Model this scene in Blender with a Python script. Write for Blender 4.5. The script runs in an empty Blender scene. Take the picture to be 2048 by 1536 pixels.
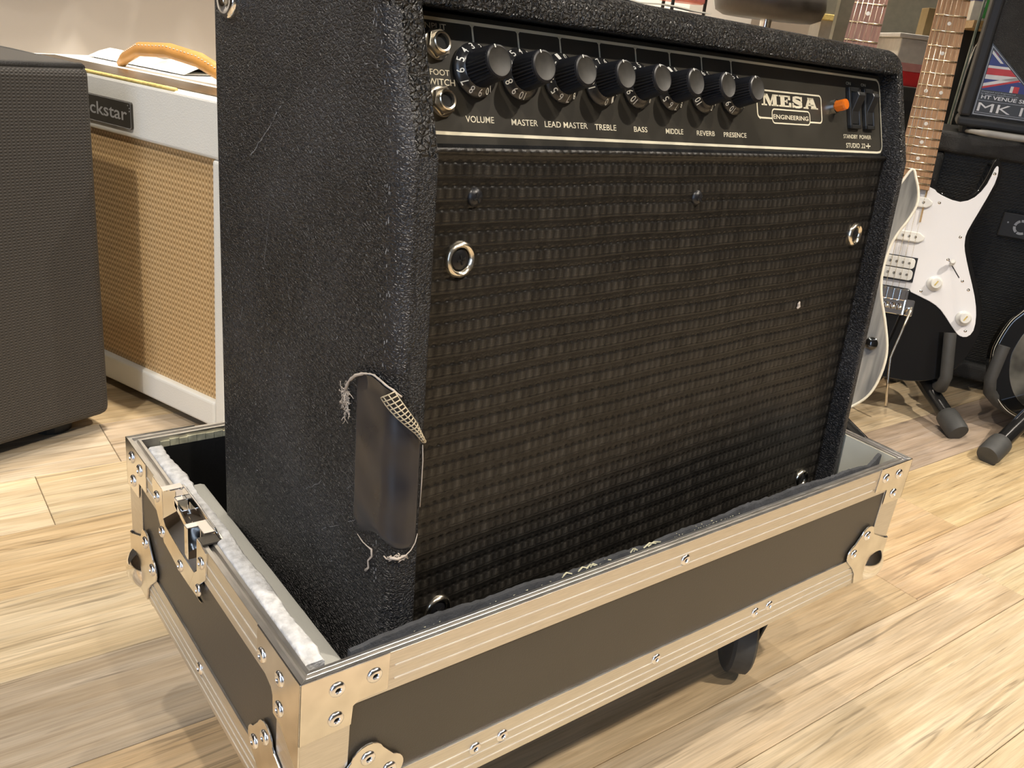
import bpy, bmesh, math, random
import numpy as np
from mathutils import Matrix, Vector, Euler
random.seed(7); rng = np.random.default_rng(7)
S = bpy.context.scene
C = S.collection
# ---------------------------------------------------------------- camera, world, exposure, lights
cam_d = bpy.data.cameras.new('camera'); cam = bpy.data.objects.new('camera', cam_d); C.objects.link(cam)
cam_d.sensor_width = 36; cam_d.lens = 1757.88 / 2048 * 36; cam_d.clip_start = .02; cam_d.clip_end = 50
_r = Vector((.7917962, -.5996086, .1163113)); _u = Vector((.1428555, .3669503, .9192061)); _f = Vector((.5938443, .7112082, -.3762072))
cm = Matrix.Identity(4)
for i in range(3): cm[i][0] = _r[i]; cm[i][1] = _u[i]; cm[i][2] = -_f[i]
cm.translation = (-.1467, -.3014, .5275)
cam.matrix_world = cm
S.camera = cam
w = bpy.data.worlds.new('world'); S.world = w; w.use_nodes = True
w.node_tree.nodes['Background'].inputs[0].default_value = (.9, .93, 1, 1); w.node_tree.nodes['Background'].inputs[1].default_value = .1
S.view_settings.view_transform = 'Standard'; S.view_settings.look = 'None'; S.view_settings.gamma = 1
S.view_settings.use_curve_mapping = False; S.view_settings.exposure = 0.1
S.cycles.max_bounces = 5; S.cycles.diffuse_bounces = 2; S.cycles.glossy_bounces = 3; S.cycles.transmission_bounces = 4; S.cycles.caustics_reflective = False; S.cycles.caustics_refractive = False; S.cycles.adaptive_threshold = .03; S.cycles.use_denoising = True; S.cycles.use_light_tree = False
WARM = (1, .90, .77)
def spot(x, y, p, aim, cone=70, blend=.6, col=WARM, z=2.52):
    l = bpy.data.lights.new('ceiling_spotlight', 'SPOT'); l.energy = p*4; l.color = col; l.shadow_soft_size = .035; l.spot_size = math.radians(cone); l.spot_blend = blend
    o = bpy.data.objects.new('ceiling_spotlight', l); C.objects.link(o); o.location = (x, y, z)
    o.rotation_euler = (Vector(aim) - Vector((x, y, z))).to_track_quat('-Z', 'Y').to_euler(); return o
spot(1.28, -1.30, 48, (.48, .0, .25), 57)            # main light on the amplifier front
spot(.10, -1.35, 13, (.38, .0, .20), 48)
spot(-1.0, -.35, 31, (.08, .30, .15), 56)
spot(-.35, .50, 16, (-.05, .45, 0), 70)
spot(1.0, 1.1, 13, (1.1, .6, 0), 80)
spot(2.2, -.1, 20, (1.35, .25, .2), 70)
spot(2.6, 1.2, 40, (2.5, 1.6, .3), 95)
spot(2.3, 1.9, 80, (2.75, 2.6, .5), 105)  # extra spot added to brighten the far furniture and wall
spot(.27, .95, 34, (.36, 1.65, .50), 70)              # wall washers in front of the back wall
spot(.44, .93, 20, (.36, 1.65, .50), 70)
spot(.33, .80, 6, (.36, 1.65, .50), 70)
# ---------------------------------------------------------------- helpers
def tag(o, label=None, cat=None, group=None, kind=None):
    if label: o['label'] = label
    if cat: o['category'] = cat
    if group: o['group'] = group
    if kind: o['kind'] = kind
    return o
def thing(name, label, cat, loc=(0, 0, 0), rotz=0, group=None, mw=None):
    o = bpy.data.objects.new(name, None); C.objects.link(o); o.empty_display_size = .05
    if mw is not None: o.matrix_world = mw
    else: o.location = loc; o.rotation_euler = (0, 0, rotz)
    return tag(o, label, cat, group)
class MB:
    def __init__(s): s.v = []; s.f = []; s.m = []
    def add(s, v, f, mi=0):
        n = len(s.v); s.v += [tuple(map(float, p)) for p in v]; s.f += [tuple(n + i for i in q) for q in f]; s.m += [mi] * len(f); return s
    def box(s, x0, x1, y0, y1, z0, z1, mi=0):
        return s.add([(x0,y0,z0),(x1,y0,z0),(x1,y1,z0),(x0,y1,z0),(x0,y0,z1),(x1,y0,z1),(x1,y1,z1),(x0,y1,z1)],
                     [(0,3,2,1),(4,5,6,7),(0,1,5,4),(1,2,6,5),(2,3,7,6),(3,0,4,7)], mi)
    def prism(s, poly, t0, t1, fr, mi=0):
        """poly in (a,b), extruded from t0 to t1; fr(a,b,t) -> xyz"""
        n = len(poly); v = [fr(a, b, t0) for a, b in poly] + [fr(a, b, t1) for a, b in poly]
        f = [tuple(range(n))[::-1], tuple(range(n, 2*n))] + [(i, (i+1) % n, n + (i+1) % n, n + i) for i in range(n)]
        return s.add(v, f, mi)
    def lathe(s, prof, n=24, c=(0,0,0), ax=(0,0,1), mi=0, mis=None):
        """prof = [(r,h)...] along axis ax from c"""
        ax = Vector(ax).normalized(); a = ax.orthogonal().normalized(); b = ax.cross(a); c = Vector(c)
        v = []; f = []; m = []; rows = []
        for r, h in prof:
            if r < 1e-9: rows.append([len(v)]); v.append(c + ax*h)
            else:
                rows.append(list(range(len(v), len(v)+n)))
                v += [c + ax*h + (a*math.cos(2*math.pi*i/n) + b*math.sin(2*math.pi*i/n))*r for i in range(n)]
        for k in range(len(rows)-1):
            p, q = rows[k], rows[k+1]; mk = mis[k] if mis else mi
            for i in range(n):
                j = (i+1) % n
                if len(p) == 1 and len(q) == 1: break
                if len(p) == 1: f.append((p[0], q[j], q[i]))
                elif len(q) == 1: f.append((p[i], p[j], q[0]))
                else: f.append((p[i], p[j], q[j], q[i]))
                m.append(mk)
        n0 = len(s.v); s.v += [tuple(p) for p in v]; s.f += [tuple(n0+i for i in q) for q in f]; s.m += m
        return s
    def tube(s, pts, r, n=10, mi=0, cap=True, flat=1.0):
        pts = [Vector(p) for p in pts]; rr = r if isinstance(r, (list, tuple)) else [r]*len(pts)
        v = []; f = []; up = None
        for i, p in enumerate(pts):
            d = (pts[min(i+1, len(pts)-1)] - pts[max(i-1, 0)]).normalized()
            if up is None: a = d.orthogonal().normalized()
            else: a = (up - d*up.dot(d)).normalized()
            up = a; b = d.cross(a)
            v += [p + (a*math.cos(2*math.pi*k/n) + b*math.sin(2*math.pi*k/n)*flat)*rr[i] for k in range(n)]
        for i in range(len(pts)-1):
            for k in range(n):
                f.append((i*n+k, i*n+(k+1) % n, (i+1)*n+(k+1) % n, (i+1)*n+k))
        if cap: f += [tuple(range(n))[::-1], tuple(range((len(pts)-1)*n, len(pts)*n))]
        return s.add(v, f, mi)
    def xf(s, fn): s.v = [tuple(fn(p)) for p in s.v]; return s
    def build(s, name, mats, parent=None, smooth=None, bevel=0, seg=2):
        me = bpy.data.meshes.new(name); me.from_pydata(s.v, [], s.f)
        mats = mats if isinstance(mats, (list, tuple)) else [mats]
        for m in mats: me.materials.append(m)
        if len(mats) > 1: me.polygons.foreach_set('material_index', s.m)
        bm = bmesh.new(); bm.from_mesh(me); bmesh.ops.recalc_face_normals(bm, faces=bm.faces); bm.to_mesh(me); bm.free()
        if smooth is not None:
            me.shade_smooth() if smooth >= 180 else None
            if smooth < 180:
                bm = bmesh.new(); bm.from_mesh(me); a = math.radians(smooth)
                for e in bm.edges: e.smooth = e.is_boundary or (len(e.link_faces) == 2 and e.calc_face_angle(0) < a)
                for q in bm.faces: q.smooth = True
                bm.to_mesh(me); bm.free()
        o = bpy.data.objects.new(name, me); C.objects.link(o)
        if parent: o.parent = parent
        if bevel:
            b = o.modifiers.new('bevel', 'BEVEL'); b.width = bevel; b.segments = seg; b.limit_method = 'ANGLE'; b.angle_limit = math.radians(40)
            b.harden_normals = False
        return o
def inst(o, parent, loc=(0,0,0), rot=None, mat=None):
    c = o.copy(); C.objects.link(c); c.parent = parent
    for k in ('label', 'category', 'group'):
        if k in c: del c[k]
    if mat is not None: c.matrix_local = mat
    else: c.location = loc; c.rotation_euler = rot or (0, 0, 0)
    return c
def copy_tree(o, parent=None):
    c = o.copy(); C.objects.link(c); c.parent = parent
    for ch in o.children: copy_tree(ch, c)
    return c
def arc(cx, cy, r, a0, a1, n=8):
    return [(cx + r*math.cos(math.radians(a0 + (a1-a0)*i/n)), cy + r*math.sin(math.radians(a0 + (a1-a0)*i/n))) for i in range(n+1)]
def rrect(x0, x1, y0, y1, r, n=5):
    return arc(x1-r, y1-r, r, 0, 90, n) + arc(x0+r, y1-r, r, 90, 180, n) + arc(x0+r, y0+r, r, 180, 270, n) + arc(x1-r, y0+r, r, 270, 360, n)
def smooth_closed(pts, sub=4):
    n = len(pts); out = []
    for i in range(n):
        p0, p1, p2, p3 = (np.array(pts[(i+k-1) % n]) for k in range(4))
        for t in np.arange(sub)/sub:
            out.append(tuple(.5*((2*p1) + (-p0+p2)*t + (2*p0-5*p1+4*p2-p3)*t*t + (-p0+3*p1-3*p2+p3)*t**3)))
    return out
def stroke(mb, pts, w, fr, closed=False, mi=0):
    n = len(pts); P = [np.array(p, float) for p in pts]; L = []; Rr = []
    for i in range(n):
        a = P[(i-1) % n] if (closed or i > 0) else None; b = P[(i+1) % n] if (closed or i < n-1) else None
        d1 = (P[i]-a)/max(1e-9, np.linalg.norm(P[i]-a)) if a is not None else None
        d2 = (b-P[i])/max(1e-9, np.linalg.norm(b-P[i])) if b is not None else None
        if d1 is None: d1 = d2
        if d2 is None: d2 = d1
        nn = np.array([-(d1+d2)[1], (d1+d2)[0]]); nn /= max(1e-9, np.linalg.norm(nn))
        k = 1/max(.5, float(nn @ np.array([-d1[1], d1[0]])))
        ww = w[i] if isinstance(w, (list, tuple)) else w
        L.append(P[i]+nn*ww/2*k); Rr.append(P[i]-nn*ww/2*k)
    v = [fr(*p) for p in L] + [fr(*p) for p in Rr]
    m = n if closed else n-1
    mb.add(v, [(i, n+i, n+(i+1) % n, (i+1) % n) for i in range(m)], mi)
_tc = {}
def text_geo(s, bold=0.0, shear=0.0):
    k = (s, bold, shear)
    if k in _tc: return _tc[k]
    cu = bpy.data.curves.new('lettering', 'FONT'); cu.body = s; cu.size = 1; cu.offset = bold; cu.shear = shear; cu.resolution_u = 3
    o = bpy.data.objects.new('lettering', cu); C.objects.link(o)
    bpy.context.view_layer.update()
    me = bpy.data.meshes.new_from_object(o.evaluated_get(bpy.context.evaluated_depsgraph_get()))
    v = [tuple(x.co[:2]) for x in me.vertices]; f = [tuple(p.vertices) for p in me.polygons]
    bpy.data.objects.remove(o); bpy.data.curves.remove(cu); bpy.data.meshes.remove(me)
    _tc[k] = (v, f); return _tc[k]
def lettering(mb, s, u0, v0, w, h, fr, bold=.01, ang=0, center=False, mi=0, shear=0, nominal=None):
    """text fitted to width w (None = natural) and cap height h, baseline-left at (u0,v0)"""
    v, f = text_geo(s, bold, shear); a = np.array(v)
    x0, x1 = a[:,0].min(), a[:,0].max(); y0, y1 = (a[:,1].min(), a[:,1].max()) if nominal is None else nominal
    sy = h/(y1-y0); sx = sy if w is None else w/(x1-x0)
    b = np.stack([(a[:,0]-x0)*sx, (a[:,1]-y0)*sy], 1)
    if center: b -= b.max(0)/2
    c, sn = math.cos(ang), math.sin(ang)
    mb.add([fr(u0 + p[0]*c - p[1]*sn, v0 + p[0]*sn + p[1]*c) for p in b], f, mi)
# ---------------------------------------------------------------- materials
def newmat(name):
    m = bpy.data.materials.new(name); m.use_nodes = True; nt = m.node_tree; return m, nt, nt.nodes['Principled BSDF']
def N(nt, t, **kw):
    n = nt.nodes.new(t)
    for k, v in kw.items():
        if k in n.inputs: n.inputs[k].default_value = v
        else: setattr(n, k, v)
    return n
def mat(name, col, rough=.5, metal=0, spec=.5, var=None, bump=None, coat=0, trans=0, emit=None, stretch=None, rvar=0, ior=None):
    m, nt, b = newmat(name); L = nt.links.new
    b.inputs['Base Color'].default_value = (*col, 1); b.inputs['Roughness'].default_value = rough; b.inputs['Metallic'].default_value = metal
    b.inputs['Specular IOR Level'].default_value = spec; b.inputs['Coat Weight'].default_value = coat; b.inputs['Transmission Weight'].default_value = trans
    if ior: b.inputs['IOR'].default_value = ior
    if emit: b.inputs['Emission Color'].default_value = (*emit[0], 1); b.inputs['Emission Strength'].default_value = emit[1]
    tc = N(nt, 'ShaderNodeTexCoord'); src = tc.outputs['Object']
    if stretch:
        mp = N(nt, 'ShaderNodeMapping'); mp.inputs['Scale'].default_value = stretch; L(src, mp.inputs[0]); src = mp.outputs[0]
    sc, amt = var or (60, .08)
    n = N(nt, 'ShaderNodeTexNoise', Scale=sc, Detail=2); L(src, n.inputs['Vector'])
    mr = N(nt, 'ShaderNodeMapRange'); mr.inputs['From Min'].default_value = .3; mr.inputs['From Max'].default_value = .7
    mr.inputs['To Min'].default_value = 1-amt; mr.inputs['To Max'].default_value = 1+amt; L(n.outputs[0], mr.inputs[0])
    mx = N(nt, 'ShaderNodeMix', data_type='RGBA', blend_type='MULTIPLY'); mx.inputs[0].default_value = 1; mx.inputs[6].default_value = (*col, 1)
    L(mr.outputs[0], mx.inputs[7]); L(mx.outputs[2], b.inputs['Base Color'])
    if rvar:
        m2 = N(nt, 'ShaderNodeMapRange'); m2.inputs['To Min'].default_value = max(.02, rough-rvar); m2.inputs['To Max'].default_value = rough+rvar
        L(n.outputs[0], m2.inputs[0]); L(m2.outputs[0], b.inputs['Roughness'])
    if bump:
        bs, st, kind = bump
        if kind == 'v': t = N(nt, 'ShaderNodeTexVoronoi', Scale=bs); o = t.outputs['Distance']
        else: t = N(nt, 'ShaderNodeTexNoise', Scale=bs, Detail=2); o = t.outputs[0]
        L(src, t.inputs['Vector']); bp = N(nt, 'ShaderNodeBump'); bp.inputs['Strength'].default_value = st; bp.inputs['Distance'].default_value = .001
        L(o, bp.inputs['Height']); L(bp.outputs[0], b.inputs['Normal'])
    return m
def tolex(name, col, scale, st, rough, stretch=(1,1,1), dist=.0012, smudge=.0):
    m, nt, b = newmat(name); L = nt.links.new
    tc = N(nt, 'ShaderNodeTexCoord'); mp = N(nt, 'ShaderNodeMapping'); mp.inputs['Scale'].default_value = stretch; L(tc.outputs['Object'], mp.inputs[0])
    nz = N(nt, 'ShaderNodeTexNoise', Scale=scale*.6, Detail=1); L(mp.outputs[0], nz.inputs['Vector'])
    sb = N(nt, 'ShaderNodeVectorMath', operation='SCALE'); sb.inputs[3].default_value = 1.4/scale; L(nz.outputs['Color'], sb.inputs[0])
    ad = N(nt, 'ShaderNodeVectorMath', operation='ADD'); L(mp.outputs[0], ad.inputs[0]); L(sb.outputs[0], ad.inputs[1])
    vo = N(nt, 'ShaderNodeTexVoronoi', Scale=scale, feature='DISTANCE_TO_EDGE'); L(ad.outputs[0], vo.inputs['Vector'])
    cr = N(nt, 'ShaderNodeMapRange', interpolation_type='SMOOTHSTEP'); cr.inputs['From Max'].default_value = .22; L(vo.outputs['Distance'], cr.inputs[0])
    n2 = N(nt, 'ShaderNodeTexNoise', Scale=scale*2.2, Detail=2, Roughness=.65); L(mp.outputs[0], n2.inputs['Vector'])
    mu = N(nt, 'ShaderNodeMath', operation='MULTIPLY_ADD'); mu.inputs[1].default_value = .9; L(n2.outputs[0], mu.inputs[0]); L(cr.outputs[0], mu.inputs[2])
    bp = N(nt, 'ShaderNodeBump'); bp.inputs['Strength'].default_value = st; bp.inputs['Distance'].default_value = dist
    L(mu.outputs[0], bp.inputs['Height']); L(bp.outputs[0], b.inputs['Normal'])
    big = N(nt, 'ShaderNodeTexNoise', Scale=14, Detail=2); L(tc.outputs['Object'], big.inputs['Vector'])
    r = N(nt, 'ShaderNodeMapRange'); r.inputs['To Min'].default_value = rough-.1; r.inputs['To Max'].default_value = rough+.12; L(big.outputs[0], r.inputs[0]); L(r.outputs[0], b.inputs['Roughness'])
    mx = N(nt, 'ShaderNodeMix', data_type='RGBA'); mx.inputs[6].default_value = (*col, 1); mx.inputs[7].default_value = (*[c*2.2+.012 for c in col], 1)
    r2 = N(nt, 'ShaderNodeMapRange'); r2.inputs['From Min'].default_value = .45; r2.inputs['From Max'].default_value = .8; L(big.outputs[0], r2.inputs[0]); L(r2.outputs[0], mx.inputs[0])
    L(mx.outputs[2], b.inputs['Base Color'])
    return m
def plankmat():
    m, nt, b = newmat('wood_plank'); L = nt.links.new
    tc = N(nt, 'ShaderNodeTexCoord'); oi = N(nt, 'ShaderNodeObjectInfo')
    cb = N(nt, 'ShaderNodeCombineXYZ'); ml = N(nt, 'ShaderNodeMath', operation='MULTIPLY'); ml.inputs[1].default_value = 37; L(oi.outputs['Random'], ml.inputs[0])
    L(ml.outputs[0], cb.inputs[0]); L(ml.outputs[0], cb.inputs[1]); L(ml.outputs[0], cb.inputs[2])
    ad = N(nt, 'ShaderNodeVectorMath', operation='ADD'); L(tc.outputs['Object'], ad.inputs[0]); L(cb.outputs[0], ad.inputs[1])
    def noise(scale, st, det=5, dis=0.0, rough=.55):
        mp = N(nt, 'ShaderNodeMapping'); mp.inputs['Scale'].default_value = st; L(ad.outputs[0], mp.inputs[0])
        n = N(nt, 'ShaderNodeTexNoise', Scale=scale, Detail=det, Distortion=dis, Roughness=rough); L(mp.outputs[0], n.inputs['Vector']); return n.outputs[0]
    n1 = noise(5, (.9, 12, 1), 3, .9)          # broad streaks
    n2 = noise(10, (1.2, 38, 1), 4, .4, .65)    # fine grain
    n3 = noise(6, (.8, 20, 1), 3, 1.6)          # dark veins
    n4 = noise(7, (1, 2.5, 1), 2, .6)            # cloudy figure
    def rmp(o, a, c, lo, hi):
        r = N(nt, 'ShaderNodeMapRange'); r.inputs['From Min'].default_value = a; r.inputs['From Max'].default_value = c; r.inputs['To Min'].default_value = lo; r.inputs['To Max'].default_value = hi
        L(o, r.inputs[0]); return r.outputs[0]
    def mul(a, c):
        q = N(nt, 'ShaderNodeMath', operation='MULTIPLY'); L(a, q.inputs[0]); L(c, q.inputs[1]); return q.outputs[0]
    k = mul(mul(rmp(n1, .3, .7, .84, 1.12), rmp(n2, .3, .7, .78, 1.14)), mul(rmp(n3, .58, .68, 1.0, .62), rmp(n4, .3, .7, .9, 1.08)))
    mx = N(nt, 'ShaderNodeMix', data_type='RGBA', blend_type='MULTIPLY'); mx.inputs[0].default_value = 1; L(oi.outputs['Color'], mx.inputs[6]); L(k, mx.inputs[7])
    # warmer in the streaks
    hs = N(nt, 'ShaderNodeMix', data_type='RGBA', blend_type='MULTIPLY'); hs.inputs[7].default_value = (1, .93, .82, 1); L(rmp(n1, .35, .65, .9, 0), hs.inputs[0]); L(mx.outputs[2], hs.inputs[6])
    L(hs.outputs[2], b.inputs['Base Color']); b.inputs['Specular IOR Level'].default_value = .4
    L(rmp(n2, .3, .7, .36, .52), b.inputs['Roughness'])
    bp = N(nt, 'ShaderNodeBump'); bp.inputs['Strength'].default_value = .25; bp.inputs['Distance'].default_value = .0006; L(n2, bp.inputs['Height']); L(bp.outputs[0], b.inputs['Normal'])
    return m
def weavemat(name, col, col2, px, pz, rough=.6, axes=(0, 2)):
    """square basket weave for speaker cloth"""
    m, nt, b = newmat(name); L = nt.links.new
    tc = N(nt, 'ShaderNodeTexCoord'); sp = N(nt, 'ShaderNodeSeparateXYZ'); L(tc.outputs['Object'], sp.inputs[0])
    def sine(o, p):
        a = N(nt, 'ShaderNodeMath', operation='MULTIPLY'); a.inputs[1].default_value = 2*math.pi/p; L(o, a.inputs[0])
        q = N(nt, 'ShaderNodeMath', operation='SINE'); L(a.outputs[0], q.inputs[0]); return q.outputs[0]
    sx, sz = sine(sp.outputs[axes[0]], px), sine(sp.outputs[axes[1]], pz)
    mu = N(nt, 'ShaderNodeMath', operation='MULTIPLY'); L(sx, mu.inputs[0]); L(sz, mu.inputs[1])
    ad = N(nt, 'ShaderNodeMath', operation='MULTIPLY_ADD'); ad.inputs[1].default_value = .6; L(sz, ad.inputs[0]); L(mu.outputs[0], ad.inputs[2])
    r = N(nt, 'ShaderNodeMapRange'); r.inputs['From Min'].default_value = -1.2; r.inputs['From Max'].default_value = 1.2; L(ad.outputs[0], r.inputs[0])
    mx = N(nt, 'ShaderNodeMix', data_type='RGBA'); mx.inputs[6].default_value = (*col, 1); mx.inputs[7].default_value = (*col2, 1); L(r.outputs[0], mx.inputs[0])
    L(mx.outputs[2], b.inputs['Base Color']); b.inputs['Roughness'].default_value = rough
    bp = N(nt, 'ShaderNodeBump'); bp.inputs['Strength'].default_value = .6; bp.inputs['Distance'].default_value = .0008; L(r.outputs[0], bp.inputs['Height']); L(bp.outputs[0], b.inputs['Normal'])
    return m
def metalmat(name, col, rough, stretch=(1,1,1), sc=90, amt=.12, rv=.08):
    return mat(name, col, rough, 1, var=(sc, amt), stretch=stretch, rvar=rv)
MT = {}
MT['tolex'] = tolex('black_leathercloth', (.018, .018, .020), 520, 1.2, .40, (1, .6, 1.1))
MT['tolex_front'] = tolex('crackled_black_leathercloth', (.024, .023, .022), 330, 1.8, .30, (1, 1, 1))
MT['tolex_cab'] = tolex('dark_cabinet_covering', (.02, .02, .021), 500, .35, .5)
MT['alu'] = metalmat('brushed_aluminium', (.68, .66, .63), .36, (3, 3, 40), 25, .08)
MT['alu_top'] = metalmat('worn_aluminium_lip', (.82, .80, .77), .3, (1, 1, 1), 120, .22, .12)
MT['steel'] = metalmat('zinc_plated_steel', (.76, .73, .68), .17, (1, 1, 1), 60, .1, .06)
MT['chrome'] = metalmat('chrome', (.9, .89, .87), .07, (1, 1, 1), 60, .04, .03)
MT['rivet'] = metalmat('rivet_metal', (.88, .88, .90), .2)
MT['nickel'] = metalmat('nickel_jack', (.78, .72, .60), .2)
MT['darkhole'] = mat('dark_hollow', (.004, .004, .004), .8)
MT['laminate'] = mat('brown_black_laminate', (.068, .058, .045), .42, var=(8, .08), bump=(900, .12, 'n'))
MT['panel'] = mat('black_panel_enamel', (.042, .038, .030), .36, var=(30, .15), rvar=.08)
MT['print'] = mat('cream_print', (.80, .74, .56), .55, var=(40, .05))
MT['knob'] = mat('black_knob_plastic', (.012, .012, .014), .36, rvar=.06)
MT['skirt'] = mat('black_knob_skirt', (.020, .020, .021), .26, rvar=.06)
MT['knobcap'] = mat('worn_dark_knob_cap', (.034, .031, .026), .55, var=(250, .25))
MT['white'] = mat('white_print', (.82, .80, .72), .5)
MT['orange'] = mat('amber_jewel', (.85, .20, .02), .12, trans=.3, emit=((1, .22, .02), .06))
MT['switch'] = mat('switch_plastic', (.022, .022, .022), .35)
MT['foamw'] = mat('white_packing_foam', (.62, .62, .62), .9, var=(200, .22), bump=(300, 1.0, 'n'))
MT['foamg'] = mat('grey_foam', (.43, .43, .40), .85, var=(20, .05), bump=(700, .2, 'n'))
MT['felt'] = mat('dark_grey_felt', (.055, .057, .062), .95, var=(90, .25), bump=(500, .6, 'n'))
MT['feltb'] = mat('black_felt', (.006, .006, .006), .95, bump=(400, .4, 'n'))
MT['rawwood'] = mat('torn_plywood_edge', (.55, .52, .36), .85, var=(120, .35))
MT['rubber'] = mat('black_rubber', (.02, .02, .02), .55, var=(60, .1))
MT['rubberg'] = mat('grey_rubber', (.055, .055, .053), .6, var=(60, .1))
MT['scuff'] = mat('pale_scuff', (.24, .24, .24), .8, var=(300, .3))
MT['patch'] = mat('worn_smooth_vinyl', (.022, .022, .027), .3, var=(70, .15), rvar=.08, bump=(60, .25, 'n'))
MT['patchb'] = mat('bare_worn_board', (.085, .068, .050), .5, var=(70, .25), bump=(150, .2, 'n'), stretch=(1, 1, .35))
MT['wornedge'] = tolex('worn_shiny_edge', (.020, .020, .022), 520, .55, .30, (1, .6, 1.1))
MT['gauze'] = mat('beige_gauze', (.55, .47, .33), .9)
MT['thread'] = mat('frayed_thread', (.52, .45, .38), .95)
MT['whitetolex'] = mat('cream_white_leathercloth', (.86, .85, .79), .45, var=(20, .015), bump=(600, .15, 'v'))
MT['tan'] = mat('tan_leather', (.50, .24, .06), .4, var=(40, .1), bump=(300, .2, 'n'))
MT['gold'] = mat('gold_piping', (.60, .46, .16), .45, var=(200, .2))
MT['wheat'] = weavemat('wheat_speaker_cloth', (.36, .21, .08), (.80, .56, .29), .0055, .0072)
MT['cover'] = weavemat('charcoal_cover_cloth', (.013, .012, .011), (.072, .065, .058), .0046, .0034, .7)
MT['plank'] = plankmat()
MT['wall'] = mat('painted_plaster_wall', (.80, .76, .70), .8, var=(3, .02), bump=(90, .08, 'n'))
MT['ceil'] = mat('grey_ceiling', (.30, .29, .27), .9)
MT['walld'] = mat('brown_panel_wall', (.22, .18, .14), .8, var=(3, .1))
MT['subfloor'] = mat('dark_subfloor', (.05, .035, .02), .9)
# ---------------------------------------------------------------- room
def struct(name, mb, m, parent=None, **kw): return tag(mb.build(name, m, parent, **kw), kind='structure')
FX0, FX1, FY0, FY1 = -1.9, 4.2, -1.9, 3.2
floor = struct('floor', MB().box(FX0, FX1, FY0, FY1, -.05, -.003), MT['subfloor'])
tag(floor, 'light oak wood plank floor under the flight case', 'floor')
struct('wall_back', MB().box(FX0, 1.15, 1.65, 1.75, 0, 2.6), MT['wall'])
struct('wall_side', MB().box(1.15, 1.25, 1.65, 3.2, 0, 2.6), MT['wall'])
struct('wall_far', MB().box(1.15, FX1, 3.2, 3.3, 0, 2.6), MT['wall'])
struct('wall_right', MB().box(FX1, FX1+.1, FY0, FY1+.1, 0, 2.6), MT['walld'])
struct('wall_front', MB().box(FX0, FX1, FY0-.1, FY0, 0, 2.6), MT['walld'])
wl = MB(); wl.box(FX0-.1, FX0, FY0, -1.86, 0, 2.6).box(FX0-.1, FX0, -.5, 1.75, 0, 2.6).box(FX0-.1, FX0, -1.86, -.5, 0, .1).box(FX0-.1, FX0, -1.86, -.5, 2.2, 2.6)
struct('wall_left', wl, MT['walld'])
win = tag(thing('added_window', 'unseen window added in the left wall for cool light', 'window', (FX0, -1.18, .1)), kind='structure')  # unseen glowing window, added for the cool sheen on the amplifier edge
wf = MB()
for a, b_ in ((-.68, -.63), (.63, .68), (-.025, .025)): wf.box(-.08, -.02, a, b_, 0, 2.1)
wf.box(-.08, -.02, -.68, .68, 0, .05).box(-.08, -.02, -.68, .68, 2.05, 2.1)
wf.build('window_frame', MT['whitetolex'], win)
MT['pane'] = mat('cool_fill_pane', (.6, .7, .9), .3, emit=((.60, .75, 1.0), 4))
for a in (-.63, .025): MB().box(-.07, -.06, a, a+.605, .05, 2.05).build('pane', MT['pane'], win)
struct('ceiling', MB().box(FX0-.1, FX1+.1, FY0-.1, FY1+.1, 2.6, 2.7), MT['ceil'])
# planks: rows run along x (turned 1.8 degrees), seams at these y
GOLD, PALE, GREY, BROWN = (.62, .47, .29), (.64, .52, .36), (.50, .41, .315), (.53, .41, .265)
rows = [-1.92, -1.72, -1.55, -1.38, -1.2, -1.03, -.86, -.69, -.52, -.37, -.215, -.115, -.012, .046, .112, .236, .348, .46, .57, .681, .79, .90, 1.01, 1.12, 1.24, 1.36, 1.48, 1.60, 1.72, 1.84, 1.97, 2.10, 2.23, 2.36, 2.49, 2.62, 2.75, 2.88, 3.02, 3.17]
tones = {-.215: PALE, -.115: PALE, -.012: PALE, .046: GOLD, .112: GOLD, .236: GREY, .348: PALE, .46: GOLD, .57: PALE, .681: GREY, .79: BROWN}
ends = {-.012: [-1.2, -.28, .868, 1.9], .046: [-.55, .742, 1.7], .112: [-1.0, .95, 2.1], .236: [-.9, .5, 1.5], .348: [-.75, .62, 1.8], .46: [-1.1, .3, 1.4]}
ca, sa = math.cos(math.radians(-1.3)), math.sin(math.radians(-1.3))
for i in range(len(rows)-1):
    y0, y1 = rows[i]+.0003, rows[i+1]-.0003
    e = ends.get(rows[i], [x + random.uniform(-.3, .3) for x in (-1.1, .1, 1.3, 2.5)]); e = [FX0+.02] + e + [FX1-.02]
    for k in range(len(e)-1):
        x0, x1 = e[k]+.0003, e[k+1]-.0003; c = .0006
        if x1-x0 < .05: continue
        p = MB(); cx, cy = (x0+x1)/2, (y0+y1)/2; hx, hy = (x1-x0)/2, (y1-y0)/2
        p.add([(-hx,-hy,-.012),(hx,-hy,-.012),(hx,hy,-.012),(-hx,hy,-.012),(-hx,-hy,-c),(hx,-hy,-c),(hx,hy,-c),(-hx,hy,-c),(-hx+c,-hy+c,0),(hx-c,-hy+c,0),(hx-c,hy-c,0),(-hx+c,hy-c,0)],
              [(0,1,5,4),(1,2,6,5),(2,3,7,6),(3,0,4,7),(4,5,9,8),(5,6,10,9),(6,7,11,10),(7,4,8,11),(8,9,10,11)])
        o = p.build('plank', MT['plank'], floor); o.location = (cx*ca - cy*sa, cx*sa + cy*ca, 0); o.rotation_euler = (0, 0, math.radians(-1.3))
        t = tones.get(rows[i], random.choice([GOLD, PALE, GREY, BROWN, PALE])); j = random.uniform(.93, 1.06)
        o.color = (t[0]*j, t[1]*j*random.uniform(.98, 1.02), t[2]*j*random.uniform(.95, 1.05), 1)
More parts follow.
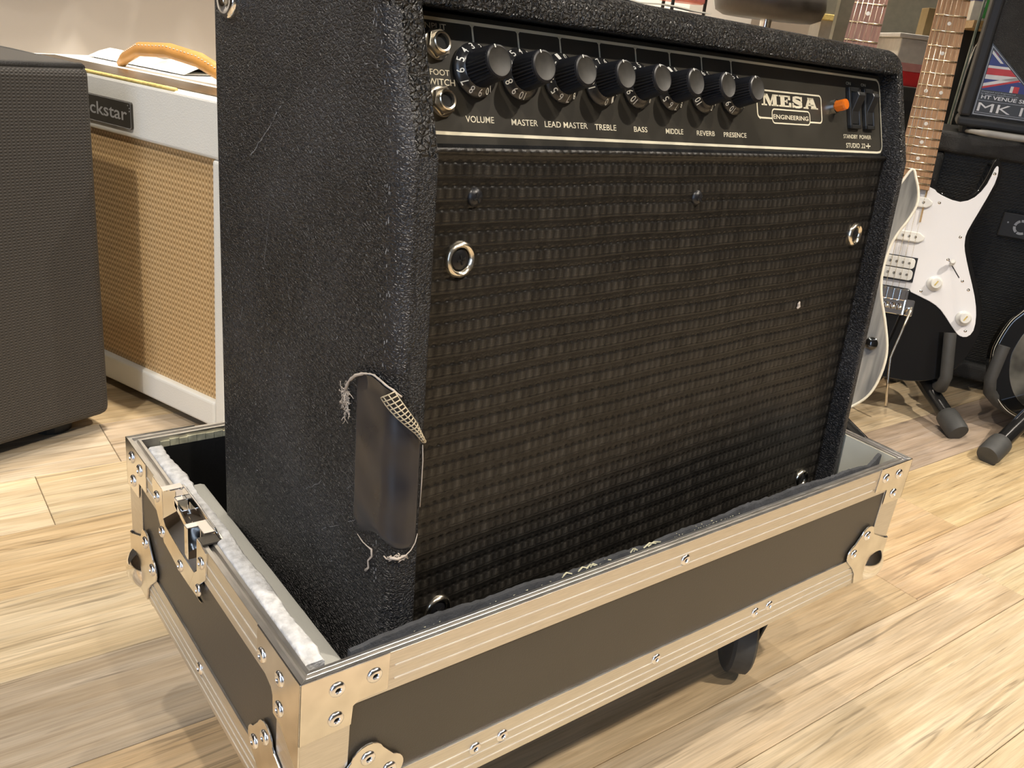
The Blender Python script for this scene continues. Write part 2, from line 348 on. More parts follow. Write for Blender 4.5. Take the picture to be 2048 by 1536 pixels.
# ---------------------------------------------------------------- flight case (origin: top outer front-left corner of the rim)
CW, CD, CH = .55, .2846, .1128
case = thing('flight_case', 'open black and aluminium flight case base holding the black amplifier', 'flight case', (0, 0, .23))
SIDES = {  # (along a, inward d, z) -> xyz, length
    'front': (lambda a, d, z: (a, d, z), CW), 'left': (lambda a, d, z: (d, a, z), CD),
    'back': (lambda a, d, z: (a, CD-d, z), CW), 'right': (lambda a, d, z: (CW-d, a, z), CD)}
LIP = .0076
topprof = [(0,-.0245),(0,-0.0183),(-.0002,-0.0181),(0,-0.0169),(0,-0.0098),(-.0002,-0.0096),(0,-0.0084),(0,0),(.0026,0),(.0031,-.0022),(.0050,-.0022),(.0055,0),(LIP,0),(LIP,-.030),(.0024,-.030),(.0024,-.0245)]
lowprof = [(0,-CH),(0,-0.1081),(-.0002,-0.1079),(0,-0.1067),(0,-0.1014),(-.0002,-0.1012),(0,-0.1000),(0,-0.0949),(-.0002,-0.0947),(0,-0.0935),(0,-.0842),(.0022,-.0842),(.0022,-CH+.0022),(.028,-CH+.0022),(.028,-CH)]
def extr(prof, fr, ln, a0=None, a1=None):
    m = MB(); n = len(prof)
    v = [fr(d if a0 is None else a0, d, z) for d, z in prof] + [fr(ln-d if a1 is None else a1, d, z) for d, z in prof]
    return m.add(v, [tuple(range(n)), tuple(range(n, 2*n))] + [(i, (i+1) % n, n+(i+1) % n, n+i) for i in range(n)])
for nm, (fr, ln) in SIDES.items():
    for a0, a1 in (((None, .1335), (.2045, None)) if nm == 'left' else ((None, None),)): extr(topprof, fr, ln, a0, a1).build('rim_extrusion', MT['alu'], case, bevel=.0003, seg=1)
    extr(lowprof, fr, ln).build('base_extrusion', MT['alu'], case, bevel=.0003, seg=1)
    MB().prism([(.004, -CH+.003), (ln-.004, -CH+.003), (ln-.004, -.004)] + ([(.205,-.004),(.205,-.030),(.134,-.030),(.134,-.004)] if nm == 'left' else []) + [(.004, -.004)], .0012, .0072, lambda a, z, d, fr=fr: fr(a, d, z)).build('side_board', MT['laminate'], case)
MT['ridge'] = mat('ridge_glint_tone', (.80, .76, .68), .45, metal=.3)  # pale, barely metallic colour stands in for light caught along the ridges
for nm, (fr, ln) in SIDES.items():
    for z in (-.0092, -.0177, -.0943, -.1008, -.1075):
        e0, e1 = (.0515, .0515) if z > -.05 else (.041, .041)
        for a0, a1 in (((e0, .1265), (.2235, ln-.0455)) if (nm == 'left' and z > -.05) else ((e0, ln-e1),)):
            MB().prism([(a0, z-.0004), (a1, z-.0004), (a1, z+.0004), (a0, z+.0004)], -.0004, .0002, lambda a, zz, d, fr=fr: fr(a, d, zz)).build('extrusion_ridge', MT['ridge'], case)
MB().box(.004, CW-.004, .004, CD-.004, -CH+.0025, -CH+.010).build('base_board', MT['laminate'], case)
# corner posts: aluminium angle
for sx in (0, 1):
    for sy in (0, 1):
        m = MB()
        X = (lambda v: v) if not sx else (lambda v: CW-v); Y = (lambda v: v) if not sy else (lambda v: CD-v)
        poly = [(.0003, .0003), (.0277, .0003), (.0277, .0022), (.0022, .0022), (.0022, .0277), (.0003, .0277)]
        m.prism([(X(a), Y(b)) for a, b in poly], -.0255, -CH+.002, lambda a, b, t: (a, b, t)).build('corner_post', MT['alu'], case, bevel=.0004, seg=2)
rv_p = MB().lathe([(.0044,-.0004),(.0043,.0005),(.0036,.0012),(.0025,.0015),(.0018,.0014),(.0013,.0006),(.0012,.0002),(0,.0002)], 18, mis=[0,0,0,0,0,1,1])
def rivet_proto(): return rv_p.build('rivet', [MT['rivet'], MT['darkhole']], case, smooth=50)
_rv = None
def rivet(parent, side, a, z, d=0.0, s=1.0):
    """rivet with its axis along the outward normal of a side"""
    global _rv
    if _rv is None: _rv = rivet_proto(); o = _rv; o.parent = parent
    else: o = inst(_rv, parent)
    fr, ln = SIDES[side]; p = Vector(fr(a, d, z))
    nrm = {'front': (0,-1,0), 'left': (-1,0,0), 'back': (0,1,0), 'right': (1,0,0)}[side]
    q = Vector((0,0,1)).rotation_difference(Vector(nrm)) @ Euler((0, 0, random.uniform(0, 6))).to_quaternion()
    o.matrix_local = Matrix.LocRotScale(p, q, (s, s, s)); return o
# angle plates over the four top corners
def corner_plate(sx, sy, fp, lp, friv, lriv):
    X = (lambda v: v) if not sx else (lambda v: CW-v); Y = (lambda v: v) if not sy else (lambda v: CD-v)
    m = MB(); t = .0009
    m.prism(fp, -t, 0, lambda a, z, d: (X(a), Y(d), z)); m.prism(lp, -t, 0, lambda a, z, d: (X(d), Y(a), z))
    o = m.build('corner_plate', MT['steel'], case, bevel=.0003, seg=1)
    for a, z in friv: rivet(o, 'front' if not sy else 'back', X(a), z, -t)
    for a, z in lriv: rivet(o, 'left' if not sx else 'right', Y(a), z, -t)
FP = [(-.0009,.0008),(.0478,.0008),(.0478,-.0222),(.031,-.0225),(.0283,-.0245),(.0276,-.0362),(-.0009,-.0375)]
LPn = [(-.0009,.0008),(.0508,.0008),(.0508,-.0185),(.0325,-.0255),(.0305,-.0290),(.0296,-.0400),(.021,-.0405),(.0,-.0555),(-.0009,-.056)]
LPb = [(-.0009,.0008),(.0446,.0008),(.0446,-.0215),(.0275,-.0225),(.0262,-.0350),(-.0009,-.0365)]
RV = [(.0187,-.0098),(.0392,-.0098),(.0187,-.0284)]
corner_plate(0, 0, FP, LPn, RV, [(.0442,-.0140),(.0223,-.0127),(.0222,-.0315)])
corner_plate(1, 0, [(-.0009,.0008),(.0462,.0008),(.0462,-.0210),(.0278,-.0225),(.0272,-.0368),(-.0009,-.0372)], LPb, [(.0362,-.0095),(.0162,-.0098),(.0158,-.0282)], [(.014,-.009),(.032,-.009),(.014,-.027)])
corner_plate(0, 1, FP, LPb, RV, [(.0137,-.0089),(.0315,-.0105),(.0146,-.0269)])
corner_plate(1, 1, FP, LPb, RV, [(.014,-.009),(.032,-.009),(.014,-.027)])
# ball corners with two-lobed claws
def claw(dx=0.0):
    return ([(-.0004,-.0760),(.006,-.0745),(.016,-.0700)] + [(.0268,-.0650)] + arc(.0385,-.0640,.0098,170,20,8) + arc(.0520,-.0775,.0092,75,-50,8)
            + [(.0530,-.0890),(.0460,-.0950),(.0400,-.1020),(.0365,-.1132),(-.0004,-.1132)])
def ball_corner(sx, sy):
    X = (lambda v: v) if not sx else (lambda v: CW-v); Y = (lambda v: v) if not sy else (lambda v: CD-v)
    m = MB(); t = .0014
    m.prism(claw(), -t, -.0001, lambda a, z, d: (X(a), Y(d), z)); m.prism(claw(), -t, -.0001, lambda a, z, d: (X(d), Y(a), z))
    m.prism([(0,0),(.045,0),(.045,.012),(.012,.045),(0,.045)], -CH-.0014, -CH, lambda a, b, t: (X(a), Y(b), t))
    o = m.build('ball_corner', MT['steel'], case, bevel=.0005, seg=2)
    b = MB(); c = Vector((X(.0115), Y(.0115), -CH+.0115)); r = .0195
    b.lathe([(0, -r)] + [(r*math.sin(math.pi*i/16), -r*math.cos(math.pi*i/16)) for i in range(1, 16)] + [(0, r)], 28, c)
    b.build('ball', MT['chrome'], o, smooth=180)
    for a, z in ((.0385,-.0637),(.0522,-.0780)):
        rivet(o, 'front' if not sy else 'back', X(a), z, -t); rivet(o, 'left' if not sx else 'right', Y(a), z, -t)
for sx in (0, 1):
    for sy in (0, 1): ball_corner(sx, sy)
for a, z in ((.1117,-.0953),(.1319,-.0955),(.264,-.0925),(.3727,-.0929),(.3898,-.0925)): rivet(case, 'front', a, z, 0, .95)
rivet(case, 'front', .2717, -.0140, 0, .95); rivet(case, 'left', .142, -.0960, 0, .95); rivet(case, 'right', .142, -.096, 0, .95)
# recessed butterfly latch half on the left side
lf = lambda a, z, d: (d, a, z)
latch = MB(); t = .0012
outer_l = [(.2225,.0008),(.2245,-.006),(.2195,-.0185),(.2105,-.0290),(.2030,-.0385),(.1890,-.0400),(.1720,-.0425),(.1550,-.0420)] + arc(.1368,-.0335,.0075,250,340,5) + [(.1262,-.020),(.1242,-.0005),(.1335,.0008)]
hole = [(.2040,.0008),(.2030,-.0205),(.1985,-.0240),(.1700,-.0262),(.1455,-.0262),(.1405,-.0220),(.1395,.0008)]
# plate as a ring between outline and opening: split in strips
latch.prism([(.2225,.0008),(.2245,-.006),(.2195,-.0185),(.2105,-.0290),(.2030,-.0205),(.2040,.0008)], -t, 0, lf)
latch.prism([(.2030,-.0205),(.2105,-.0290),(.2030,-.0385),(.1890,-.0400),(.1720,-.0425),(.1550,-.0420),(.1455,-.0262),(.1700,-.0262),(.1985,-.0240)], -t, 0, lf)
latch.prism([(.1455,-.0262),(.1550,-.0420)] + arc(.1368,-.0335,.0075,250,340,5) + [(.1262,-.020),(.1242,-.0005),(.1335,.0008),(.1395,.0008),(.1405,-.0220)], -t, 0, lf)
lo = latch.build('latch', MT['steel'], case, bevel=.0003, seg=1)
# polished tray let into the rim, open at the top, with the hooked keeper inside
tr = MB(); n = len(hole); inn = [(.2000,.0010),(.1990,-.0130),(.1950,-.0150),(.1700,-.0165),(.1490,-.0165),(.1460,-.0140),(.1330,.0010)]
tr.add([lf(a, z, -.0009) for a, z in hole] + [lf(a, z, .0112) for a, z in inn], [(i, i+1, n+i+1, n+i) for i in range(n-1)] + [tuple(range(n, 2*n))])
tr.add([lf(a, z, .0122) for a, z in inn] + [lf(a, z, .0112) for a, z in inn], [tuple(range(n)), (0, n-1, 2*n-1, n)])
tr.build('latch_tray', MT['chrome'], lo, smooth=25)
MB().box(-.0012, .0112, .2000, .2060, .0002, .0012).build('latch_lip', MT['chrome'], lo)
hk = MB()
hk.prism([(.1960,-.0040),(.1500,-.0150),(.1500,-.0195),(.1960,-.0090)], .0040, .0052, lf)
hk.prism([(.1960,-.0020),(.1900,-.0020),(.1900,-.0105),(.1960,-.0095)], .0040, .0110, lf)
hk.prism([(.1560,.0020),(.1505,.0020),(.1505,-.0200),(.1560,-.0190)], -.0030, .0052, lf)
hk.prism([(.1990,.0040),(.1420,.0040),(.1340,.0020),(.1340,-.0010),(.1990,-.0020)], .0102, .0111, lf)
hk.prism([(.1560,.0020),(.1400,.0026),(.1400,.0016),(.1560,.0008)], .0035, .0105, lf)
hk.build('latch_hook', MT['chrome'], lo, bevel=.0006, seg=2)
MB().prism([(.1310,.0003),(.1395,.0003),(.1395,.0013),(.1310,.0013)], -.0005, .0100, lf).build('latch_shim', MT['laminate'], lo)
for a, z in ((.2150,-.0105),(.2065,-.0325),(.1713,-.0372),(.1328,-.0120),(.1385,-.0345)): rivet(lo, 'left', a, z, -t, .9)
# foam, felt and torn lining inside
def strip(name, pts, mt, parent=case):
    """closed ring of (x,y) pairs along the strip: pts = list of ((x0,y),(x1,y),ztop,zbot)"""
    m = MB(); v = []; f = []
    for (xa, ya), (xb, yb), zt, zb in pts: v += [(xa, ya, zb), (xa, ya, zt-.0012), (xa+(xb-xa)*.12, ya+(yb-ya)*.12, zt), (xa+(xb-xa)*.88, ya+(yb-ya)*.88, zt), (xb, yb, zt-.0012), (xb, yb, zb)]
    n = len(pts)
    for i in range(n-1):
        for k in range(5): f.append((i*6+k, i*6+k+1, (i+1)*6+k+1, (i+1)*6+k))
    f += [(0,1,2,3,4,5), tuple((n-1)*6+k for k in range(6))[::-1]]
    return m.add(v, f).build(name, mt, parent, smooth=60)
pts = []
for i in range(90):
    y = .013 + .2495*i/89; wv = .0012*math.sin(y*95) + random.uniform(-.0005, .0005)
    x_in = .0124 if .132 < y < .205 else LIP+.0002
    pts.append(((x_in, y), (.0180 + wv*(1 if y > .18 else .5), y), .0010 + random.uniform(-.0004, .0006) - (.002 if i < 3 else 0), -.1))
strip('white_foam_strip', pts, MT['foamw'])
strip('grey_foam_strip', [((.0186, y), (.0425, y), -.0300 + random.uniform(-.0001, .0001), -.1) for y in np.linspace(.0105, .2525, 30)], MT['foamg'])
pts = []
for i in range(160):
    x = .030 + .494*i/159; zt = .0030 + .0016*math.sin(x*21) + .0007*math.sin(x*97) + random.uniform(-.0005, .0006)
    if x > .50: zt += (x-.50)*.10
    if x < .05: zt -= (.05-x)*.10
    pts.append(((x, LIP+.0002+max(0, x-.5)*.22), (x, LIP+.0036+max(0, x-.5)*.25), zt, -.1))
strip('felt_lining', pts, MT['felt'])
MB().box(.009, CW-.009, CD-.0098, CD-LIP-.0002, -.1, -.0075).build('black_felt_lining', MT['feltb'], case)
m = MB()
for i in range(80):
    x = .02 + .5*i/79; m.box(x, x+.0066, CD-.0094, CD-LIP-.0001, -.0078 - random.uniform(0, .0022), -.0022-random.uniform(0, .0012))
m.build('torn_edge', MT['rawwood'], case)
MT['lining'] = mat('pale_grey_lining', (.78, .74, .60), .6, var=(20, .1))
MB().box(CW-LIP-.0010, CW-LIP-.0001, .009, CD-.012, -.1, -.0015).build('pale_lining', MT['lining'], case)
MB().box(.044, CW-.0092, .0118, CD-.0102, -.1026, -.0985).build('base_foam', MT['feltb'], case)
m = MB()
for i in range(26):
    x = random.uniform(.05, .33); ln = random.uniform(.003, .012); m.tube([(x, LIP+.0005, .0006), (x+ln*.5, LIP+.0012, .0016+random.uniform(0, .001)), (x+ln, LIP+.0004, .0008)], .0005, 5)
tag(m.build('torn_paper_edge', MT['rawwood'], case), kind='stuff')
# casters
def caster(x, y, rz):
    R = Matrix.Rotation(rz, 3, 'Z'); T = lambda p: R @ Vector(p) + Vector((x, y, 0)); zf = -.23
    m = MB(); m.box(-.03, .03, -.03, .03, -CH-.0032, -CH-.0015); m.lathe([(.021, -CH-.0032), (.021, -CH-.012), (.014, -CH-.016)], 20, (0,0,0))
    for s in (-1, 1): m.prism([(-.018, -CH-.012), (.018, -CH-.012), (.030, zf+.030), (.016, zf+.026)], s*.0150, s*.0175, lambda a, z, d: (a, d, z))
    o = m.xf(T).build('caster', MT['rubber'], case, bevel=.001)
    MB().lathe([(0,-.0125),(.020,-.0125),(.026,-.010),(.0345,-.0105),(.0375,-.008),(.0375,.008),(.0345,.0105),(.026,.010),(.020,.0125),(0,.0125)], 32, (.022, 0, zf+.0378), (0,1,0)).xf(T).build('wheel', MT['rubberg'], o, smooth=40)
caster(.452, .050, math.radians(48)); caster(.075, .065, math.radians(20)); caster(.475, .22, math.radians(15)); caster(.075, .22, math.radians(-40))
# ---------------------------------------------------------------- black amplifier standing in the case
mw = Matrix(((.9971718, -.0748060, .0072429, .0742509), (.0742101, .9952814, .0625123, .0198000), (-.0118850, -.0617980, .9980179, .23), (0, 0, 0, 1)))
amp = thing('guitar_amplifier', 'worn black leathercloth guitar combo amplifier standing in the open flight case', 'amplifier', mw=mw)
WI, KZ, TZ, YT, PL = .4540, .23933, .30332, .01801, .06648
ZB, ZT, TL, TR, DB = -.078, .3212, .018, .013, .195
SV = Vector((0, YT/PL, (TZ-KZ)/PL)); NV = Vector((0, -(TZ-KZ)/PL, YT/PL)); RP = .015
def yf(z): return max(0, (z-KZ)*YT/(TZ-KZ))
def ring(o, n=6):
    x0, x1, z0, z1 = -TL+o, WI+TR-o*TR/TL, ZB+o, ZT-o; r = max(.013-o, .0015)
    P = []
    zs = [z0+r + (KZ-z0-r)*k/12 for k in range(13)] + [KZ + (z1-r-KZ)*k/6 for k in range(1, 7)]
    P += [(x1, z) for z in zs] + arc(x1-r, z1-r, r, 0, 90, n)[1:]
    P += [(x1-r + (x0+r-x1+r)*k/20, z1) for k in range(1, 20)] + arc(x0+r, z1-r, r, 90, 180, n)
    P += [(x0, z) for z in zs[::-1]][1:] + arc(x0+r, z0+r, r, 180, 270, n)[1:]
    P += [(x0+r + (x1-r-x0-r)*k/20, z0) for k in range(1, 20)] + arc(x1-r, z0+r, r, 270, 360, n)[:-1]
    return P
RR = .010
seq = [(.018, 'f', .034), (.018, 'f', .0016), (.0174, 'f', .0005), (.0165, 'f', 0)]
seq += [(RR*(1-math.sin(a)), 'f', RR*(1-math.cos(a))) for a in np.linspace(0, math.pi/2, 7)]
seq += [(0, 'b', .09), (0, 'b', DB-.005), (.0014, 'b', DB-.0014), (.005, 'b', DB)]
sh = MB(); loops = []
for o, k, val in seq:
    loops.append([len(sh.v)+i for i in range(len(ring(o)))])
    sh.v += [(x, (yf(z)+val) if k == 'f' else val, z) for x, z in ring(o)]
for a, b in zip(loops, loops[1:]):
    n = len(a); sh.f += [(a[i], a[(i+1) % n], b[(i+1) % n], b[i]) for i in range(n)]
sh.f.append(tuple(loops[-1])); sh.m = [0]*len(sh.f)
for i_, q_ in enumerate(sh.f):
    c_ = [sum(sh.v[k][d] for k in q_)/len(q_) for d in range(3)]
    if c_[1] < yf(c_[2])+.004 and c_[2] > KZ: sh.m[i_] = 1
shell = sh.build('cabinet_shell', [MT['tolex'], MT['tolex_front']], amp, smooth=40)
# corner wrap coordinate: s<0 on the left face, then round the front-left edge
def wrap(s, z, off):
    r = RR
    if s < 0: return (-TL-off, r-s + yf(z), z)
    if s < r*math.pi/2:
        a = s/r; return (-TL+r-(r+off)*math.cos(a), r-(r+off)*math.sin(a) + yf(z), z)
    return (-TL+r+(s-r*math.pi/2), -off + yf(z), z)
# smooth peeled protector on the front-left edge
top = [(-.034,.1160),(-.030,.1235),(-.024,.1285),(-.016,.1320),(-.008,.1338),(0,.1325),(.006,.1300),(.010,.1265),(.014,.1165),(.018,.1080),(.0212,.1015)]
bot = [(-.0225,.1080),(-.0225,.0640),(-.0215,.0500),(-.0185,.0430),(-.012,.0405),(-.004,.0400),(.004,.0402),(.010,.0405),(.015,.0420),(.019,.0450),(.0212,.0485)]
def interp(tab, s): return float(np.interp(s, [p[0] for p in tab], [p[1] for p in tab]))
pv = MB(); ns, nz = 44, 40; S0, S1 = -.0240, .0213
for j in range(nz+1):
    for i in range(ns+1):
        s = S0 + (S1-S0)*i/ns; zt = interp(top, s); zb = .0455 + .004*math.cos(s*110) - .003*math.exp(-((s-.01)/.008)**2)
        if s < -.018: zb += (-.018-s)*1.2
        z = zb + (zt-zb)*j/nz
        off = .0011 + .0005*math.sin(z*190+s*60)*math.sin(s*140) + (.0018*max(0, (j/nz-.93)/.07) if -.012 < s < .012 else 0)
        if i in (0,) or j in (0,): off = .0001
        if i == ns: off = .0002
        pv.v.append(wrap(s, z, off))
for j in range(nz):
    for i in range(ns): a = j*(ns+1)+i; pv.f.append((a, a+1, a+ns+2, a+ns+1)); pv.m.append(0)
patch = pv.build('edge_protector', MT['patch'], amp, smooth=180)
tag(patch, 'peeling smooth black edge protector')
wv_ = MB(); ns, nz = 12, 60                                       # shiny worn band up the rounded edge
for j in range(nz+1):
    for i in range(ns+1):
        z = .137 + .165*j/nz; e = .0012*math.sin(z*260) + .0008*math.sin(z*610+1); s = -.0050+e + (.0170-e)*i/ns
        wv_.v.append(wrap(s, z, .00012 if 0 < i < ns and 0 < j < nz else -.0002))
for j in range(nz):
    for i in range(ns): a = j*(ns+1)+i; wv_.f.append((a, a+1, a+ns+2, a+ns+1)); wv_.m.append(0)
wv_.build('worn_edge', MT['wornedge'], amp, smooth=180)
# curled pale rim of the tear and frayed threads
m = MB()
m.tube([wrap(s, interp(top, s)+.0004, .0016) for s in np.linspace(-.033, .0095, 24)], [.0004+.0006*abs(math.sin(i*1.7))*(1 if i < 9 else .45) for i in range(24)], 6)
m.tube([wrap(s, z, .0016) for s, z in ((.0215,.1005),(.0222,.092),(.0222,.080),(.0220,.066))], .00025, 5)
m.tube([wrap(s, z, .0018) for s, z in ((.0075,.0395),(.011,.0390),(.0145,.0402),(.0175,.0425),(.0200,.0460),(.0212,.0510))], [.0009,.0008,.0004,.0003,.0003,.0002], 6)
for k in range(46):
    s0, z0 = -.0325 + random.gauss(0, .0013), .1135 + random.gauss(0, .0040); p = [(s0, z0)]
    for q in range(5): p.append((p[-1][0]+random.gauss(0, .0013), p[-1][1]+random.gauss(-.0002, .0013)))
    m.tube([wrap(a, b, .0008+random.uniform(0, .0012)) for a, b in p], random.uniform(.00012, .0004), 4)
for k in range(16):
    s0, z0 = .010 + random.gauss(0, .0022), .0388 + random.gauss(0, .0008); p = [(s0, z0)]
    for q in range(3): p.append((p[-1][0]+random.gauss(0, .0010), p[-1][1]+random.gauss(0, .0008)))
    m.tube([wrap(a, b, .0008+random.uniform(0, .001)) for a, b in p], random.uniform(.0002, .0005), 4)
m.tube([wrap(RR-y, z, .0005) for y, z in ((.0295,.0411),(.0240,.0388),(.0200,.0384),(.0157,.0384),(.0152,.0345),(.0185,.0305),(.0178,.0265),(.0205,.0235))], [.0002,.0003,.0003,.0006,.0006,.0005,.0006,.0008], 6)
tag(m.build('frayed_threads', MT['thread'], amp, smooth=180), kind='stuff')
# folded-back gauze flap
g = MB(); ga2 = [(.0070,.1305), (.0012,.1256), (.0214,.1040), (.0202,.1028)]
def gp_(t, w_): a = ga2[0][0]+(ga2[2][0]-ga2[0][0])*t, ga2[0][1]+(ga2[2][1]-ga2[0][1])*t; b = ga2[1][0]+(ga2[3][0]-ga2[1][0])*t, ga2[1][1]+(ga2[3][1]-ga2[1][1])*t; return Vector(wrap(a[0]+(b[0]-a[0])*w_, a[1]+(b[1]-a[1])*w_, .0034+.0014*math.sin(math.pi*w_)))
for k in range(15):
    g.tube([gp_(k/14, w_) for w_ in (0, .25, .5, .75, 1)], .00035, 5)
for k in range(4):
    g.tube([gp_(t, k/3) for t in np.linspace(0, 1, 9)], .0003, 5)
g.build('gauze_flap', MT['gauze'], amp, smooth=180)
# scratches on the left face
SC = [[(.1081,.2571),(.1158,.2501),(.1245,.2415),(.1365,.2322),(.1507,.2209)],[(.0788,.2631),(.0813,.2605)],[(.0499,.2794),(.0476,.2770)],[(.1305,.2301),(.1308,.2280)],[(.1181,.2145),(.1138,.2083)],[(.1789,.2197),(.1861,.2144)],[(.1510,.2123),(.1503,.2080)],[(.1047,.2368),(.1054,.2348)],[(.1198,.2780),(.1143,.2767)],[(.0289,.1932),(.0263,.2008)],[(.1148,.2245),(.1171,.2177)],[(.1066,.1615),(.1038,.1510)],[(.0678,.1907),(.0724,.1795)],[(.0685,.0254),(.0481,.0385),(.0318,.0483)],[(.0412,.0632),(.0347,.0688)],[(.1656,.1237),(.1516,.1516)],[(.1263,.1964),(.1326,.1673),(.1299,.1506)],[(.0850,.0440),(.0640,.0584)]]
m = MB()
for l in SC:
    wd = .0006 if len(l) > 3 else .0003
    P = []
    for (y0, z0), (y1, z1) in zip(l, l[1:]):
        for t in np.linspace(0, 1, 7)[:-1]: P.append((y0+(y1-y0)*t+random.gauss(0, .0003), z0+(z1-z0)*t+random.gauss(0, .0003)))
    P.append(l[-1])
    for a, b in zip(P, P[1:]):
        if random.random() < .72: stroke(m, [a, b], wd*random.uniform(.4, 1.2), lambda y, z: (-TL-.00022, y, z))
for k in range(110):
    y, z = random.uniform(.012, .19), random.uniform(-.01, .30); d = random.uniform(.0003, .0011); a = random.uniform(0, 3.1)
    stroke(m, [(y-d*math.cos(a), z-d*math.sin(a)), (y+d*math.cos(a), z+d*math.sin(a))], random.uniform(.0002, .0006), lambda y, z: (-TL-.00022, y, z))
for k in range(90):                                                 # wear along the rounded front-left edge
    s, z = random.gauss(-.002, .0016), random.uniform(.02, .30); d = random.uniform(.0004, .0012)
    m.add([wrap(s-d*.4, z-d, .0003), wrap(s+d*.4, z-d*.3, .0003), wrap(s+d*.3, z+d, .0003), wrap(s-d*.4, z+d*.6, .0003)], [(0,1,2,3)])
tag(m.build('scratches', MT['scuff'], amp), kind='stuff')
# chrome ferrule on the left face, near the top rear
MB().lathe([(.0042,-.0005),(.0042,.0010),(.0065,.0024),(.0090,.0024),(.0103,.0012),(.0105,-.0005)], 28, (-TL, .1736, .3035), (-1,0,0)).build('handle_ferrule', MT['chrome'], amp, smooth=50)
MB().lathe([(0,.0006),(.0030,.0010),(.0042,.0006)], 16, (-TL, .1736, .3035), (-1,0,0)).build('handle_bolt', MT['nickel'], amp, smooth=50)
# ---- speaker cloth with real relief
z0g, z1g = -.052, .2425; nx, nzg = 920, 600
X = np.linspace(.0003, WI-.0003, nx); Z = np.linspace(z0g, z1g, nzg); XX, ZZ = np.meshgrid(X, Z)
sag = .0016*np.sin(XX*9.0)*np.exp(-((.24-ZZ)/.05)) + .0008*np.sin(XX*23+1)*np.exp(-((.24-ZZ)/.03)) + .0003*np.sin(XX*61+ZZ*40)
rw = (ZZ + sag - .2290)/.01135; ri = np.floor(rw).astype(int); t = rw - ri; cl = XX/.00590 + .12*np.sin(ri*2.1); ci = np.floor(cl+.5).astype(int)
cell = rng.uniform(.45, 1.15, (ri.max()-ri.min()+1, ci.max()-ci.min()+1))[ri-ri.min(), ci-ci.min()]
cs = lambda v: .5+.5*np.cos(2*np.pi*v)
b_ = cs(cl); zone = np.clip((t-.10)/.08, 0, 1)*np.clip((.60-t)/.10, 0, 1); tri = np.clip(b_*1.5 - np.clip(t-.12, 0, 1)*1.1, 0, 1)
knots = cs(3*cl)*cs(10*t)
crease = np.exp(-((t-.055)/.030)**2); holes = np.exp(-((t-.66)/.07)**2)*(1-b_)**1.5; rib = (1-zone)*cs(13*t)
speck = np.exp(-((t-.82)/.025)**2)*b_**6
Hh = .00035*zone*tri + .00016*zone*knots + .00030*crease - .0007*holes + .00010*rib
Hh += .0022*np.exp(-((z1g-.0016-ZZ)/.0022)**2)
tone = np.clip((.06 + zone*(.16 + .95*tri*(.25+.75*knots)) + .55*crease*(.25+.75*b_) + .16*rib + .5*speck)*cell*(1-.8*holes), 0, 1)
YY = RP - Hh
co = np.stack([XX, YY, ZZ], -1).reshape(-1, 3)
idx = np.arange(nx*nzg).reshape(nzg, nx); q = np.stack([idx[:-1,:-1], idx[:-1,1:], idx[1:,1:], idx[1:,:-1]], -1).reshape(-1, 4)
me = bpy.data.meshes.new('speaker_cloth'); me.vertices.add(len(co)); me.vertices.foreach_set('co', co.ravel())
me.loops.add(q.size); me.loops.foreach_set('vertex_index', q.ravel()); me.polygons.add(len(q)); me.polygons.foreach_set('loop_start', np.arange(len(q))*4)
me.polygons.foreach_set('use_smooth', np.ones(len(q), bool)); me.update(calc_edges=True); me.validate()
ta = me.attributes.new('tone', 'FLOAT', 'POINT'); ta.data.foreach_set('value', tone.astype(np.float32).ravel())
def clothmat():
    m, nt, b = newmat('black_woven_grille_cloth'); L = nt.links.new
    tc = N(nt, 'ShaderNodeTexCoord')
    def nz(st, sc, det=2):
        mp = N(nt, 'ShaderNodeMapping'); mp.inputs['Scale'].default_value = st; L(tc.outputs['Object'], mp.inputs[0]); n = N(nt, 'ShaderNodeTexNoise', Scale=sc, Detail=det); L(mp.outputs[0], n.inputs['Vector']); return n.outputs[0]
    sp = N(nt, 'ShaderNodeSeparateXYZ'); L(tc.outputs['Object'], sp.inputs[0])
    def sine(o, p):
        a = N(nt, 'ShaderNodeMath', operation='MULTIPLY'); a.inputs[1].default_value = 2*math.pi/p; L(o, a.inputs[0]); q = N(nt, 'ShaderNodeMath', operation='SINE'); L(a.outputs[0], q.inputs[0]); return q.outputs[0]
    n1 = nz((1, 1, 1), 1300)
    bp = N(nt, 'ShaderNodeBump'); bp.inputs['Strength'].default_value = .45; bp.inputs['Distance'].default_value = .0003; L(n1, bp.inputs['Height']); L(bp.outputs[0], b.inputs['Normal'])
    at = N(nt, 'ShaderNodeAttribute', attribute_name='tone')
    mx = N(nt, 'ShaderNodeMix', data_type='RGBA'); mx.inputs[6].default_value = (.004, .0033, .0026, 1); mx.inputs[7].default_value = (.064, .057, .047, 1); L(at.outputs['Fac'], mx.inputs[0]); L(mx.outputs[2], b.inputs['Base Color'])
    b.inputs['Roughness'].default_value = .42; b.inputs['Specular IOR Level'].default_value = .4
    return m
MT['cloth'] = clothmat(); me.materials.append(MT['cloth'])
gr = bpy.data.objects.new('speaker_cloth', me); C.objects.link(gr); gr.parent = amp
MB().box(.0005, WI-.0005, RP+.0015, RP+.016, ZB+.019, .2440).build('baffle_board', MT['feltb'], amp)
MB().box(0.001, WI-.001, DB-.02, DB-.004, ZB+.02, TZ-.002).build('back_board', MT['feltb'], amp)
